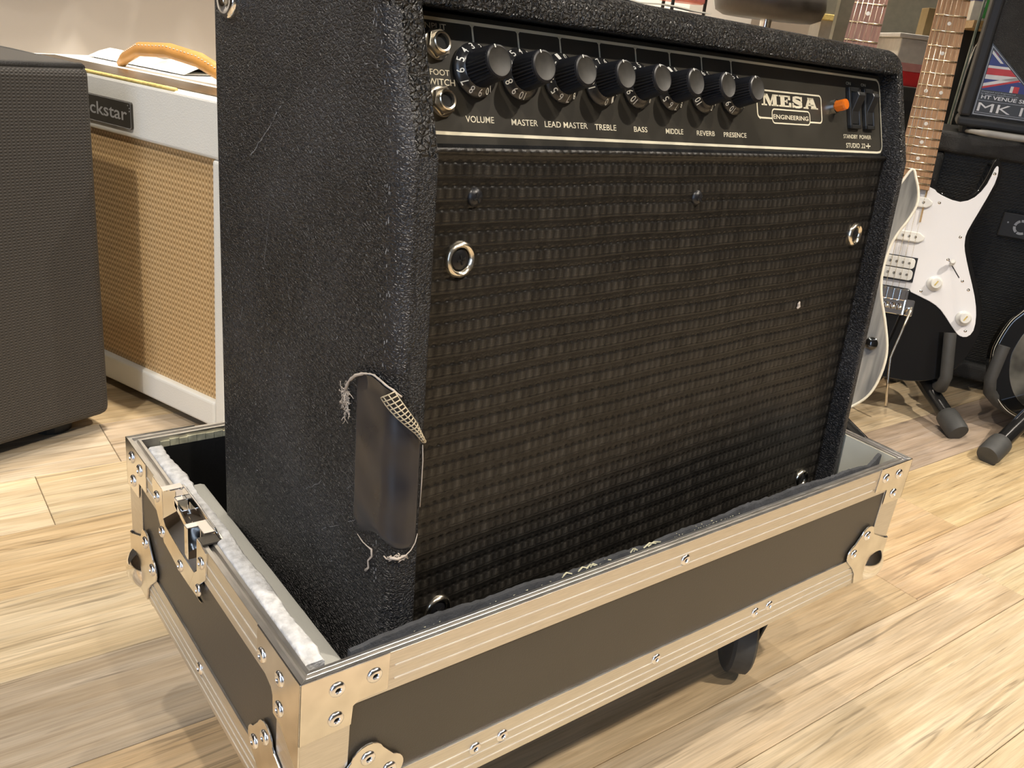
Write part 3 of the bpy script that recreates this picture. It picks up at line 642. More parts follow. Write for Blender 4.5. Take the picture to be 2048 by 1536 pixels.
# screws on the cloth
def screw(x, z, big):
    if big:
        o = MB().lathe([(.0056,.0003),(.0062,.0020),(.0075,.0027),(.0088,.0020),(.0095,.0004),(.0095,-.001)], 28, (x, RP, z), (0,-1,0)).build('cup_washer', MT['nickel'], amp, smooth=50)
        h = MB().lathe([(0,.0018),(.0034,.0016),(.0052,.0008),(.0052,-.001)], 20, (x, RP, z), (0,-1,0)).build('screw_head', MT['knob'], o, smooth=50)
        hh = .0019
    else:
        o = MB().lathe([(0,.0030),(.0022,.0026),(.0042,.0014),(.0048,0),(.0048,-.001)], 20, (x, RP, z), (0,-1,0)).build('screw', MT['knob'], amp, smooth=60); hh = .0027
    a = random.uniform(0, 1.5); m = MB()
    for k in (0, 1):
        c, s = math.cos(a+k*math.pi/2), math.sin(a+k*math.pi/2); l, w_ = .0026, .0005
        m.prism([(c*l-s*w_, s*l+c*w_), (-c*l-s*w_, -s*l+c*w_), (-c*l+s*w_, -s*l-c*w_), (c*l+s*w_, s*l-c*w_)], hh-.0004, hh+.0002, lambda u, v, t: (x+u, RP-t, z+v))
    m.build('cross_slot', MT['darkhole'], o)
for x, z in ((.0270,.1885),(.4304,.1814),(.0274,-.0150),(.4278,-.0330)): screw(x, z, True)
for x, z in ((.0340,.2190),(.2149,.2150)): screw(x, z, False)
MB().tube([(.362,RP-.0014,.128),(.3635,RP-.0018,.1295),(.3628,RP-.0016,.1315),(.3640,RP-.0014,.133)], [.0008,.0013,.0011,.0006], 6).build('lint_speck', MT['thread'], amp)
# ---- control panel
def P3(u, v, h=0.0): return Vector((u, 0, KZ)) - NV*(RP-h) + SV*v
V0, V1 = .0085, .0690
panel = MB().prism([(.0004, V0), (WI-.0004, V0), (WI-.0004, V1), (.0004, V1)], -.0016, 0, lambda a, b, t: P3(a, b, t)).build('control_panel', MT['panel'], amp, bevel=.0003, seg=1)
pf = lambda u, v: P3(u, v, .00012)
m = MB(); BW = .0016
stroke(m, [(.0022,.0140),(.0100,.0140)] + [(x, .0140 - .0040*x/.444) for x in np.linspace(.02, .444, 22)] + arc(.4468,.0160,.0058,-90,0,6)[1:] + [(.4526, .0580)] + arc(.4465,.0598,.0058,0,90,6) + [(x, .0657) for x in np.linspace(.42, .0022, 16)], BW, pf)
m.build('border_line', MT['print'], panel)
for u in (.0390, .0686, .0984, .1286, .1590, .1898, .2211, .2523):
    m = MB(); stroke(m, [(u, .0652), (u, .0560)], .0011, pf)
    for sg in (-1, 1):
        pts = [(u, .0655)] + [(u+sg*(.0035-.0035*math.cos(a)), .0655-.0035+.0035*math.sin(a)) for a in np.linspace(0, math.pi/2, 6)]
        m.add([pf(*p) for p in pts], [tuple(range(len(pts)))])
    m.build('divider_line', MT['print'], panel)
for s_, u0, u1, v, h in (('VOLUME',.0293,.0472,.0193,.0031),('MASTER',.0587,.0769,.0188,.0031),('LEAD MASTER',.0818,.1140,.0186,.0031),('TREBLE',.1198,.1373,.0183,.0031),('BASS',.1524,.1643,.0181,.0030),('MIDDLE',.1813,.1979,.0178,.0030),('REVERB',.2114,.2300,.0175,.0030),('PRESENCE',.2396,.2648,.0173,.0030),
        ('INPUT',.0095,.0231,.0610,.0027),('FOOT',.0108,.0223,.0402,.0027),('SWITCH',.0072,.0250,.0357,.0030),('STANDBY',.3921,.4137,.0199,.0030),('POWER',.4168,.4352,.0199,.0030),('ON',.3997,.4067,.0592,.0022),('ON',.4226,.4299,.0593,.0022),('STUDIO .22',.3956,.4250,.0130,.0036)):
    m = MB(); lettering(m, s_, u0, v, u1-u0, h, pf, .006); lo_ = m.build('lettering', MT['print'], panel)
m = MB()
stroke(m, [(.4262,.0147),(.4334,.0147)], .0009, pf); stroke(m, [(.4300,.0128),(.4300,.0168)], .0012, pf)
tag(m.build('model_mark', MT['print'], panel), kind='stuff')
# maker's plate print: slab-serif word in a rounded frame with a tab below
m = MB()
stroke(m, [(.2800,.0489),(.3585,.0489)] + arc(.3590,.0459,.0030,90,0,5) + [(.3620,.0330)] + arc(.3590,.0329,.0030,0,-90,5) + [(.3456,.0299)], .0011, pf)
stroke(m, [(.2965,.0309),(.2824,.0309)] + arc(.2824,.0339,.0030,270,180,5) + [(.2794,.0459)] + arc(.2824,.0459,.0030,180,90,5), .0011, pf)
stroke(m, rrect(.2968, .3454, .0279, .0371, .0030), .0009, pf, closed=True)
lettering(m, 'ENGINEERING', .2982, .0307, .0450, .0030, pf, .010)
def slab(mb, u0, v0, w, h, polys):
    for p in polys: mb.add([pf(u0+x*w, v0+y*h) for x, y in p], [tuple(range(len(p)))])
bxp = lambda x0, x1, y0, y1: [(x0,y0),(x1,y0),(x1,y1),(x0,y1)]
v0, h = .0391, .0077
slab(m, .2849, v0, .0205, h, [[(.10,0),(.20,0),(.22,1),(.12,1)], [(.12,1),(.36,1),(.56,.28),(.44,.0)], [(.44,0),(.52,0),(.76,1),(.66,1)], [(.66,0),(.90,0),(.90,1),(.66,1)], bxp(0,.31,0,.13), bxp(.58,1.0,0,.13), bxp(.03,.30,.87,1), bxp(.68,1.0,.87,1)])
slab(m, .3062, v0, .0155, h, [bxp(.12,.46,0,1), bxp(0,.92,.86,1), bxp(.74,.92,.62,1), bxp(.4,.66,.43,.57), bxp(.60,.70,.33,.67), bxp(0,1,0,.14), bxp(.80,1,0,.40)])
sp_ = [(.84,.70),(.80,.86),(.62,.93),(.38,.93),(.18,.84),(.17,.68),(.32,.58),(.60,.47),(.82,.36),(.83,.20),(.64,.08),(.38,.07),(.18,.15),(.12,.32)]
stroke(m, [(.3222+x*.0150, v0+y*h) for x, y in sp_], [.0016,.0016,.0015,.0016,.0022,.0027,.0030,.0032,.0030,.0024,.0016,.0015,.0016,.0016], pf)
slab(m, .3222, v0, .0150, h, [bxp(.78,.92,.58,1), bxp(.05,.18,0,.42)])
slab(m, .3376, v0, .0185, h, [[(.10,0),(.26,0),(.60,1),(.36,1)], [(.60,0),(.98,0),(.72,1),(.36,1)], bxp(.24,.76,.26,.40), bxp(0,.36,0,.13), bxp(.54,1.06,0,.13), bxp(.30,.74,.88,1)])
m.build('maker_name', MT['print'], panel)
# jacks
def jack(u, v):
    o = MB().lathe([(.0072,0),(.0072,.0014),(.0064,.0018),(.0050,.0018)], 28, P3(u, v, 0), NV).build('jack_socket', MT['nickel'], amp, smooth=40)
    hx = [(u+.0068*math.cos(math.radians(60*k+15)), v+.0068*math.sin(math.radians(60*k+15))) for k in range(6)]
    MB().prism(hx, .0014, .0040, lambda a, b, t: P3(a, b, t)).build('hex_nut', MT['nickel'], o, bevel=.0004)
    MB().lathe([(.0048,.0040),(.0048,.0058),(.0044,.0062),(.0036,.0060),(.0034,.0048),(.0034,.0015)], 28, P3(u, v, 0), NV).build('collar', MT['nickel'], o, smooth=40)
    MB().lathe([(0,.0042),(.0034,.0042)], 20, P3(u, v, 0), NV).build('socket_hole', MT['darkhole'], o)
jack(.0158, .0540); jack(.0153, .0281)
# knobs
def knob(u, k0, name):
    v = .0435; c = P3(u, v, 0); n = 32
    b = MB(); rows = [(.0090,.0045),(.0090,.0060),(.0082,.0185),(.0080,.0190)]
    a1 = Vector((1,0,0)); b1 = SV
    for r, h in rows:
        for i in range(2*n):
            rr = r*(1 if i % 2 == 0 else .90); ang = 2*math.pi*i/(2*n); b.v.append(tuple(c + NV*h + (a1*math.cos(ang)+b1*math.sin(ang))*rr))
    N2 = 2*n
    for k in range(len(rows)-1): b.f += [(k*N2+i, k*N2+(i+1) % N2, (k+1)*N2+(i+1) % N2, (k+1)*N2+i) for i in range(N2)]
    b.f.append(tuple(range(3*N2, 4*N2))); b.m = [0]*len(b.f)
    o = b.build('knob', MT['knob'], amp)
    MB().lathe([(.0126,.0008),(.0129,.0016),(.0128,.0026),(.0105,.0042),(.0092,.0050),(.0088,.0056)], 48, c, NV).build('knob_skirt', MT['skirt'], o, smooth=60)
    MB().lathe([(.0078,.0186),(.0076,.0198),(.0068,.0202),(.0064,.0199),(0,.0199)], 40, c, NV, mis=[0,0,1,1]).build('knob_cap', [MT['knob'], MT['knobcap']], o, smooth=40)
    m = MB()
    def sk(uu, vv):                                                  # on the sloping skirt
        r = math.hypot(uu-u, vv-v); return P3(uu, vv, .0026 + (.0128-r)/.0023*.0016 + .00012 if r < .0128 else .0027)
    for k in range(11):
        a = math.radians(90 + (k-k0)*28); rr = .0109
        lettering(m, str(k), u+rr*math.cos(a), v+rr*math.sin(a), (.0021 if k < 10 else .0038), .0032, sk, .004, a-math.pi/2, True)
    m.build('numerals', MT['white'], o)
    stroke(mm := MB(), [(u+.0063*math.cos(1.9), v+.0063*math.sin(1.9)), (u+.0079*math.cos(1.9), v+.0079*math.sin(1.9))], .0007, lambda x, y: P3(x, y, .0204)); mm.build('pointer_mark', MT['white'], o)
    return o
for u, k0, nm in ((.0368,2.55,'v'),(.0660,3.9,'m'),(.0955,.35,'l'),(.1262,6.35,'t'),(.1567,4.95,'b'),(.1873,.45,'i'),(.2188,5.55,'r'),(.2499,4.55,'p')): knob(u, k0, nm)
# amber pilot jewel and two rocker switches
o = MB().lathe([(.0050,0),(.0050,.0030),(.0042,.0034),(.0040,.0030)], 24, P3(.3787,.0420,0), NV).build('pilot_lamp', MT['chrome'], amp, smooth=40)
MB().lathe([(.0041,.0025),(.0041,.0095),(.0036,.0108),(.0018,.0112),(0,.0110)], 10, P3(.3787,.0420,0), NV).build('lamp_jewel', MT['orange'], o, smooth=20)
for u0, u1 in ((.3990,.4150),(.4224,.4371)):
    m = MB(); a, b, c_, d = u0, u1, .0268, .0572
    for q in (bxp(a, a+.0028, c_, d), bxp(b-.0022, b, c_, d), bxp(a, b, c_, c_+.0030), bxp(a, b, d-.0034, d)): m.prism(q, 0, .0030, lambda x, y, t: P3(x, y, t))
    o = m.build('rocker_switch', MT['switch'], amp, bevel=.0005)
    rk = MB(); pr = [(.0302,.0010),(.0302,.0022),(.0395,.0030),(.0500,.0090),(.0528,.0078),(.0535,.0010)]
    rk.prism(pr, u0+.0031, u1-.0025, lambda y, t, x: P3(x, y, t)); rk.build('rocker', MT['switch'], o, bevel=.0006)
# small things lying on the amp's top
def ampw(p): return mw @ Vector(p)
MT['clear'] = mat('clear_plastic_strip', (.62, .58, .48), .25, var=(80, .2))
m = MB()
for k in range(14):
    x = .118 + .104*k/13; y = .0335 - .0042*k/13; z = .3216 + .0012 + .0016*math.sin(k*.9)*(1-k/13)
    m.v += [ampw((x, y, z)), ampw((x, y+.006, z+.0003)), ampw((x, y+.006, z-.0004)), ampw((x, y, z-.0007))]
m.v = [tuple(p) for p in m.v]
for k in range(13):
    for i in range(4): m.f.append((k*4+i, k*4+(i+1) % 4, k*4+4+(i+1) % 4, k*4+4+i))
m.f += [(0,1,2,3), (52,53,54,55)]; m.m = [0]*len(m.f)
tag(m.build('plastic_strip', MT['clear']), "thin pale plastic strip lying along the black amplifier's top edge", 'plastic strip')
# ---------------------------------------------------------------- cream amplifier behind, to the left
bs = thing('cream_amplifier', 'cream white combo amplifier with wheat coloured speaker cloth and tan handle', 'amplifier', (.1384, .8922, .012), math.radians(-70.13))
BX0, BX1, BH, BDp = -.235, .228, .402, .23
gx0, gx1, gz0, gz1 = BX0+.022, .2072, .036, .3365
m = MB()
m.box(BX0, BX1, 0, BDp, gz1, BH)
m.box(BX0, gx0, 0, BDp, 0, gz1); m.box(gx1, BX1, 0, BDp, 0, gz1); m.box(gx0, gx1, 0, BDp, 0, gz0)
m.build('cabinet', MT['whitetolex'], bs, bevel=.004, seg=3)
MB().box(gx0, gx1, .008, .02, gz0, gz1).build('speaker_cloth', MT['wheat'], bs)
MB().box(gx0, gx1, .2, BDp-.005, gz0, gz1).build('back_board', MT['feltb'], bs)
MB().tube([(x, .0035, BH+.0005) for x in np.linspace(BX0+.01, .145, 12)], .0028, 8).build('gold_piping', MT['gold'], bs, smooth=180)
MT['ctrl'] = mat('dark_bronze_control_plate', (.10, .075, .05), .25, metal=.6, var=(60, .3))
MB().box(BX0+.03, BX1-.02, .018, .075, BH-.001, BH+.0015).build('control_plate', MT['ctrl'], bs)
hp = [(-.10,.105,BH+.003),(-.09,.105,BH+.012),(-.06,.105,BH+.026),(0,.105,BH+.031),(.06,.105,BH+.026),(.11,.105,BH+.012),(.12,.105,BH+.003)]
hd = MB().tube(hp, [.008,.0095,.010,.010,.010,.0095,.008], 12, flat=.75).build('handle', MT['tan'], bs, smooth=180)
m = MB()
for k in range(40):
    t = .12 + .76*k/39; i = min(int(t*6), 5); a = Vector(hp[i]).lerp(Vector(hp[i+1]), t*6-i); m.tube([a+Vector((-.0012,-.0058,.0052)), a+Vector((.0012,-.0058,.0052))], .0006, 5)
m.build('stitching', MT['white'], hd)
bad = MB().prism(rrect(-.048, .0705, .1290+.2180-.2180+.218, .1605+.218, .003), -.003, 0.0, lambda a, z, d: (a, d, z)).build('name_badge', MT['panel'], bs, bevel=.0006)
MT['silver'] = mat('silver_lettering', (.42, .42, .42), .4, metal=.15)
m = MB(); bfr = lambda u, v: (u, -.0032, v)
lettering(m, 'Blackstar', -.0445, .3560, .1070, .0150, bfr, .012)
for a, b in ((.0645,.3735),(.0672,.3705),(.0670,.3670)): m.prism([(a, b), (a+.0012, b+.0008), (a+.0004, b+.0018), (a-.0006, b+.001)], -.0033, -.0031, lambda u, v, d: (u, d, v))
m.build('badge_lettering', MT['silver'], bad)
stroke(mm := MB(), rrect(-.0472, .0697, .3478, .3777, .0026), .0007, bfr, closed=True); mm.build('badge_rim', MT['silver'], bad)
for x, y in ((BX0+.04,.03),(BX1-.04,.03),(BX0+.04,.2),(BX1-.04,.2)): MB().lathe([(.014,-.012),(.016,0)], 16, (x, y, 0)).build('foot', MT['rubber'], bs)
MT['marble'] = mat('white_printed_cloth', (.80, .78, .72), .8, var=(45, .5), stretch=(1, .4, 1))
pc = thing('printed_cloth', 'folded white patterned cloth lying on the cream amplifier', 'cloth', (.1384, .8922, .012), math.radians(-70.13))
m = MB(); nn = 14
for i in range(nn+1):
    for j in range(6):
        x = -.21+.21*i/nn; y = .128+.09*j/5; m.v.append((x, y, BH+.0015+.010*math.sin(math.pi*j/5)+.003*math.sin(i*1.3+j)*math.sin(math.pi*j/5)))
for i in range(nn):
    for j in range(5): a = i*6+j; m.f.append((a, a+6, a+7, a+1))
m.f.append(tuple(i*6 for i in range(nn+1)) + tuple(i*6+5 for i in range(nn, -1, -1))); m.m = [0]*len(m.f)
m.build('cloth_fold', MT['marble'], pc, smooth=60)
# ---------------------------------------------------------------- charcoal covered cabinet at the left
dk = thing('covered_cabinet', 'charcoal cloth covered speaker cabinet standing at the left', 'speaker cabinet', (.1058, .7692, 0), math.radians(18.85))
m = MB(); DT = .435
m.box(-.52, 0, 0, .30, .020, DT)
m.build('cloth_cover', MT['cover'], dk, bevel=.012, seg=4)
m = MB(); m.tube([(-.512, .006, DT-.003), (-.30, .005, DT-.002), (-.008, .006, DT-.003)], .004, 8); m.tube([(-.007, .006, DT-.004), (-.006, .15, DT-.003), (-.008, .294, DT-.004)], .0035, 8)
m.build('cover_piping', MT['tolex_cab'], dk, smooth=180)
for x, y in ((-.47,.05),(-.05,.05),(-.47,.25),(-.05,.25)): MB().lathe([(.022,0),(.024,.021)], 16, (x, y, 0)).build('foot', MT['rubber'], dk)
# unseen round discs added to cast scalloped shadows on the back wall
for k, (x, y, z) in enumerate(((.173,1.585,.710),(.385,1.540,.838),(.603,1.585,.710))):
    d_ = thing('shadow_disc', ('leftmost','middle','rightmost')[k] + ' unseen round disc added to shadow the back wall', 'drum', (x, y, z), group='shadow discs above the back wall')
    rd = .114 if k == 1 else .1225
    MB().lathe([(rd-.004,-.015),(rd,-.015),(rd,.015),(rd-.004,.015)], 40, (0,0,0), (0,1,0)).build('shell', MT['tan'], d_, smooth=40)
    MB().lathe([(0,-.0155),(rd-.001,-.0155)], 40, (0,0,0), (0,1,0)).build('disc_face', MT['rawwood'], d_)
    MB().tube([(0,.012,rd),(0,1.65-y,rd+.005)], .006, 8).build('hook', MT['steel'], d_)
# ---------------------------------------------------------------- guitars
def gmat(loc, yaw, lean, roll, s):
    B = Matrix(((1,0,0),(0,0,-1),(0,1,0)))
    M = Matrix.Rotation(yaw, 3, 'Z') @ Matrix.Rotation(-lean, 3, 'X') @ B @ Matrix.Rotation(roll, 3, 'Z')
    return Matrix.Translation(loc) @ M.to_4x4() @ Matrix.Scale(s, 4)
fret = lambda n: .648*2**(-n/12)
fwid = lambda y: (.043 + .0135*(.648-y)/(.648-.1818))/2
MT['rosewood'] = mat('rosewood_fingerboard', (.36, .195, .090), .5, var=(18, .2), stretch=(14, 1, 1), bump=(60, .2, 'n'))
MT['rosewood2'] = mat('red_rosewood_fingerboard', (.23, .105, .070), .5, var=(18, .25), stretch=(14, 1, 1))
MT['maple'] = mat('maple_neck', (.62, .42, .2), .35)
MT['blackgloss'] = mat('black_gloss_lacquer', (.006, .006, .006), .06, coat=1)
MT['pearl'] = mat('pearl_inlay', (.72, .68, .62), .3)
MT['pg'] = mat('white_pickguard', (.80, .79, .80), .22, var=(4, .02))
MT['wplastic'] = mat('white_plastic', (.78, .77, .73), .3)
MT['greywood'] = mat('grey_stained_ash', (.21, .20, .175), .25, var=(9, .5), stretch=(9, 1, 1), coat=.5)
MT['binding'] = mat('cream_binding', (.80, .76, .64), .35)
def neck(g, board, nlast=24, top=.66):
    m = MB(); ys = [.1735, .3, .45, .6485]
    v = []; f = []
    for y in ys: w_ = fwid(y)+.0006; v += [(-w_, y, -.006), (w_, y, -.006), (w_, y, -.0006), (0, y, .0004), (-w_, y, -.0006)]
    for k in range(3):
        for i in range(5): f.append((k*5+i, k*5+(i+1) % 5, k*5+5+(i+1) % 5, k*5+5+i))
    f += [(0,1,2,3,4), (15,16,17,18,19)]
    fb = m.add(v, f).build('fingerboard', board, g, smooth=30)
    nk = MB(); v = []; f = []
    for y in (.12, .2, .45, .66):
        w_ = fwid(y); v += [(w_*math.cos(a), y, -.006-.016*math.sin(a)) for a in np.linspace(0, math.pi, 9)]
    for k in range(3):
        for i in range(8): f.append((k*9+i, k*9+i+1, k*9+10+i, k*9+9+i))
    nk.add(v, f).build('neck', MT['maple'], g, smooth=60)
    MB().prism([(-.0215,.655),(.0215,.655),(.034,.70),(.030,.78),(.020,.83),(-.012,.84),(-.020,.79),(-.026,.70)], -.022, -.008, lambda x, y, z: (x, y, z)).build('headstock', MT['maple'], g, bevel=.002)
    for n in range(1, 23):
        y = fret(n); w_ = fwid(y); MB().tube([(-w_, y, .0002), (0, y, .0010), (w_, y, .0002)], .0014, 6).build('fret', MT['fretwire'], fb, smooth=180)
    for n in (3, 5, 7, 9, 12, 15, 17, 19, 21):
        y = (fret(n)+fret(n-1))/2
        for x in ((-.012, .012) if n == 12 else (0,)): MB().lathe([(0,.0006),(.0031,.0005),(.0031,-.001)], 14, (x, y, .00005)).build('inlay_dot', MT['pearl'], fb)
    for k in range(6):
        xb = -.026+.0104*k; xn = -.0175+.007*k
        MB().tube([(xb, 0, .0055), (xn, .648, .0022)], .00022+.00006*(5-k), 5).build('string', MT['fretwire'], g, smooth=180)
MT['fretwire'] = metalmat('fret_wire', (.92, .85, .66), .2)
def body(g, outline, mt, z0, z1, name='body', bevel=.006, seg=4, sub=3):
    return MB().prism(smooth_closed(outline, sub), z0, z1, lambda x, y, z: (x, y, z)).build(name, mt, g, smooth=35, bevel=bevel, seg=seg)
# black guitar with white pickguard
st = thing('electric_guitar', 'glossy black electric guitar with white pickguard resting on a black stand', 'guitar', mw=gmat((1.2133, .4086, .2021), -.9041, .2808, -.0015, .95))
ob = [(.0316,.1973),(.0409,.1852),(.0569,.1724),(.0812,.1681),(.1021,.1797),(.1141,.2051),(.1213,.2359),(.1262,.2440),(.1343,.2342),(.1372,.2112),(.1264,.1634),(.1140,.1250),(.1130,.1042),(.1225,.0747),(.1402,.0355),(.1561,-.001),(.1630,-.0320),(.1608,-.0637),(.1464,-.1025),(.1286,-.1245),(.1062,-.1400),(.0705,-.1490),(.0300,-.1500),
      (-.0300,-.1500),(-.0800,-.1440),(-.1180,-.1280),(-.1440,-.1000),(-.1580,-.0600),(-.1560,-.0200),(-.1400,.0250),(-.1220,.0700),(-.1140,.1050),(-.1180,.1500),(-.1310,.2000),(-.1390,.2450),(-.1300,.2750),(-.1150,.2830),(-.0980,.2600),(-.0800,.2200),(-.0600,.1950),(-.0316,.1980)]
body(st, ob, MT['blackgloss'], -.056, -.0135)
op = [(.030,.1815),(.0450,.1740),(.0597,.1684),(.0839,.1642),(.1050,.1757),(.1187,.1997),(.1246,.2257),(.1284,.2315),(.1312,.2235),(.1301,.2015),(.1173,.1557),(.1061,.1182),(.1057,.1015),(.1097,.0841),(.1238,.0515),(.1414,.0127),(.1509,-.0182),(.1524,-.0443),(.1443,-.0567),(.1332,-.0571),(.1255,-.0517),(.1139,-.0400),(.0939,-.0195),(.0735,-.0083),(.0402,.0018),(.0351,.0061),
      (.0,.0065),(-.0351,.0061),(-.0600,.0200),(-.0800,.0500),(-.0850,.1000),(-.0900,.1500),(-.1000,.2000),(-.0900,.2200),(-.0600,.1900),(-.0300,.1815)]
pgd = body(st, op, MT['pg'], -.0138, -.0115, 'pickguard', .0005, 1, 2)
MB().prism([(x*.995+.0003, y*.995+.0004) for x, y in smooth_closed(op, 2)], -.0139, -.0132, lambda x, y, z: (x, y, z)).build('pickguard_underlayer', MT['knob'], st)
for y, yy in ((.1535, 1), (.0940, 1)):
    p = MB().prism([(-.040,y-.0),(-.034,y-.0088),(.032,y-.0088),(.041,y-.003),(.041,y+.003),(.032,y+.0088),(-.034,y+.0088)], -.0115, -.0060, lambda x, y, z: (x, y, z)).build('pickup', MT['wplastic'], st, bevel=.002, seg=3)
    for k in range(6): MB().lathe([(0,.0008),(.0022,.0006),(.0025,-.001)], 12, (-.026+.0104*k, y, -.0060)).build('pole_piece', MT['nickel'], p)
    for x in (-.0375, .0385): MB().lathe([(0,.001),(.002,.0008),(.0028,0)], 10, (x, y, -.0085)).build('pickup_screw', MT['nickel'], p)
for y in (.0489, .0290):
    p = MB().prism(rrect(-.0355, .0355, y-.0092, y+.0092, .006, 5), -.0115, -.0058, lambda x, y, z: (x, y, z)).build('humbucker_coil', MT['wplastic'], st, bevel=.001)
    for k in range(6): MB().lathe([(0,.0006),(.0022,.0005),(.0024,-.001)], 12, (-.026+.0104*k, y, -.0058)).build('pole_piece', MT['nickel'], p)
MB().box(-.039, .039, .0180, .0600, -.0120, -.0100).build('humbucker_ring', MT['knob'], st)
br = MB().prism(rrect(-.037, .037, -.040, .0045, .003), -.0115, -.0080, lambda x, y, z: (x, y, z)).build('bridge', MT['chrome'], st, bevel=.0008)
for k in range(6):
    x = -.026+.0104*k
    sd = MB().box(x-.0045, x+.0045, -.016, .004, -.008, .0035).build('saddle', MT['chrome'], br, bevel=.001)
    MB().lathe([(.0022,0),(.0030,.002),(.0030,.010),(0,.010)], 10, (x, -.022, -.002), (0,-.8,.6)).build('fine_tuner', MT['chrome'], br, smooth=40)
MB().prism(rrect(.034, .049, -.040, -.012, .003), -.010, -.002, lambda x, y, z: (x, y, z)).build('tremolo_block', MT['chrome'], br, bevel=.001)
MB().tube([(.0415,-.0265,-.004),(.0420,-.0265,.012),(.0400,-.034,.018),(.0340,-.070,.020),(.0275,-.105,.020),(.0262,-.115,.020),(.0300,-.150,.020),(.0365,-.197,.020)], .0024, 8).build('tremolo_arm', MT['nickel'], br, smooth=180)
for x, y in ((.0742,.0227),(.1322,-.0270)):
    kb = MB().lathe([(.0130,0),(.0128,.002),(.0095,.005),(.0088,.0115),(.0080,.0125),(0,.0125)], 28, (x, y, -.0115)).build('control_knob', MT['wplastic'], st, smooth=40)
    MB().box(x-.0012, x+.0012, y-.005, y+.005, .0009, .0013).xf(lambda p, x=x, y=y: (x+(p[0]-x)*.85+(p[1]-y)*.45, y+(p[1]-y)*.85-(p[0]-x)*.45, p[2])).build('knob_mark', MT['gold'], kb)
sw = MB().prism([(.0880,.0640),(.0892,.0650),(.1110,.0395),(.1098,.0385)], -.0116, -.0112, lambda x, y, z: (x, y, z)).build('switch_slot', MT['darkhole'], st)
MB().lathe([(.002,0),(.0022,.006),(.0045,.008),(.0048,.015),(.0030,.018),(0,.018)], 14, (.0932,.0590,-.0115), (-.15,.2,1)).build('switch_tip', MT['wplastic'], st, smooth=40)
for x, y in ((.052,.1575),(.0972,.1064),(.0865,.0663),(.1167,.0347),(.1293,.0216),(.0559,.0064),(.1400,-.0471),(.1265,.2180)): MB().lathe([(0,.0012),(.0018,.0008),(.0026,0)], 12, (x, y, -.0115)).build('pickguard_screw', MT['steel'], st, smooth=60)
neck(st, MT['rosewood'])
# grey guitar, mostly behind the black amplifier
gg = thing('grey_electric_guitar', 'grey wood grain electric guitar with cream binding partly behind the black amplifier', 'guitar', mw=gmat((.9631, .4157, .1562), -1.0094, .2957, -.0121, .93))
og = [(.1000,.2300),(.1120,.2600),(.1224,.2833),(.1305,.2716),(.1398,.2501),(.1422,.2295),(.1354,.2048),(.1273,.1852),(.1211,.1603),(.1202,.1206),(.1279,.0848),(.1422,.0497),(.1551,.0127),(.1588,-.0146),(.1565,-.0434),(.1498,-.0670),(.1377,-.0848),(.1150,-.1040),(.0800,-.1180),(.0300,-.1260),
      (-.0300,-.1260),(-.0900,-.1180),(-.1350,-.0900),(-.1580,-.0400),(-.1560,.0100),(-.1350,.0600),(-.1200,.1100),(-.1230,.1600),(-.1350,.2200),(-.1300,.2700),(-.1100,.2850),(-.0850,.2500),(-.0600,.2100),(-.0350,.1900),(.0350,.1850),(.0700,.1950)]
body(gg, og, MT['greywood'], -.052, -.0120, bevel=.003)
bo = smooth_closed(og, 3); m = MB(); n = len(bo)
for k in range(n): pass
m.tube([(x, y, -.0128) for x, y in bo] + [(bo[0][0], bo[0][1], -.0128)], .0022, 6, cap=False); m.build('binding', MT['binding'], gg, smooth=180)
MB().lathe([(.011,0),(.0115,.004),(.0095,.014),(.006,.016),(0,.016)], 22, (.1310,.0093,-.012)).build('control_knob', MT['blackgloss'], gg, smooth=40)
MB().prism(rrect(-.037, .037, -.015, .008, .003), -.0115, -.002, lambda x, y, z: (x, y, z)).build('bridge', MT['chrome'], gg, bevel=.001)
for y in (.03, .13): MB().prism(rrect(-.036, .036, y-.018, y+.018, .004), -.012, -.004, lambda x, y, z: (x, y, z)).build('pickup', MT['knob'], gg, bevel=.001)
neck(gg, MT['rosewood2'])
# black guitar cut by the right edge of the picture
g3 = thing('black_guitar', 'glossy black and smoky guitar at the right edge on a black stand', 'guitar', mw=gmat((1.396, .140, .1657), -1.0, .16, 0, 1))
o3 = [(-.0500,.0700),(-.0695,.0396),(-.0812,.0225),(-.0878,.0048),(-.0927,-.0167),(-.0944,-.0335),(-.0904,-.0614),(-.0825,-.0844),(-.0707,-.1047),(-.0549,-.1207),(-.0360,-.1300),(0,-.1360),(.0700,-.1380),(.1300,-.1200),(.1750,-.0800),(.1900,-.0200),(.1750,.0450),(.1500,.1000),(.1480,.1500),(.1500,.2200),(.1250,.2500),(.1000,.2000),(.0300,.1900),(-.0100,.2200),(-.0300,.2000),(-.0350,.1300)]
o3 = [(x-.05, y) for x, y in o3]
body(g3, o3, MT['blackgloss'], -.052, -.012)
MT['smoke'] = mat('smoky_grey_burst', (.10, .095, .08), .08, var=(25, .8), coat=1)
body(g3, [(x*.80, y*.80-.008) for x, y in o3], MT['smoke'], -.0135, -.0112, 'smoky_top', .0003, 1)
stroke(mm := MB(), smooth_closed([(x*.985, y*.985) for x, y in o3], 3), .0006, lambda x, y: (x, y, -.0108), closed=True); mm.build('edge_line', MT['binding'], g3)
for x, y in ((-.030,-.015),): MB().lathe([(.010,0),(.009,.010),(0,.011)], 20, (x+.11, y-.03, -.011)).build('control_knob', MT['knob'], g3, smooth=40)
MB().prism(rrect(-.037, .037, -.018, .008, .003), -.0115, -.002, lambda x, y, z: (x, y, z)).build('bridge', MT['chrome'], g3, bevel=.001)
for y in (.035, .13): MB().prism(rrect(-.036, .036, y-.018, y+.018, .004), -.012, -.004, lambda x, y, z: (x, y, z)).build('pickup', MT['knob'], g3, bevel=.001)
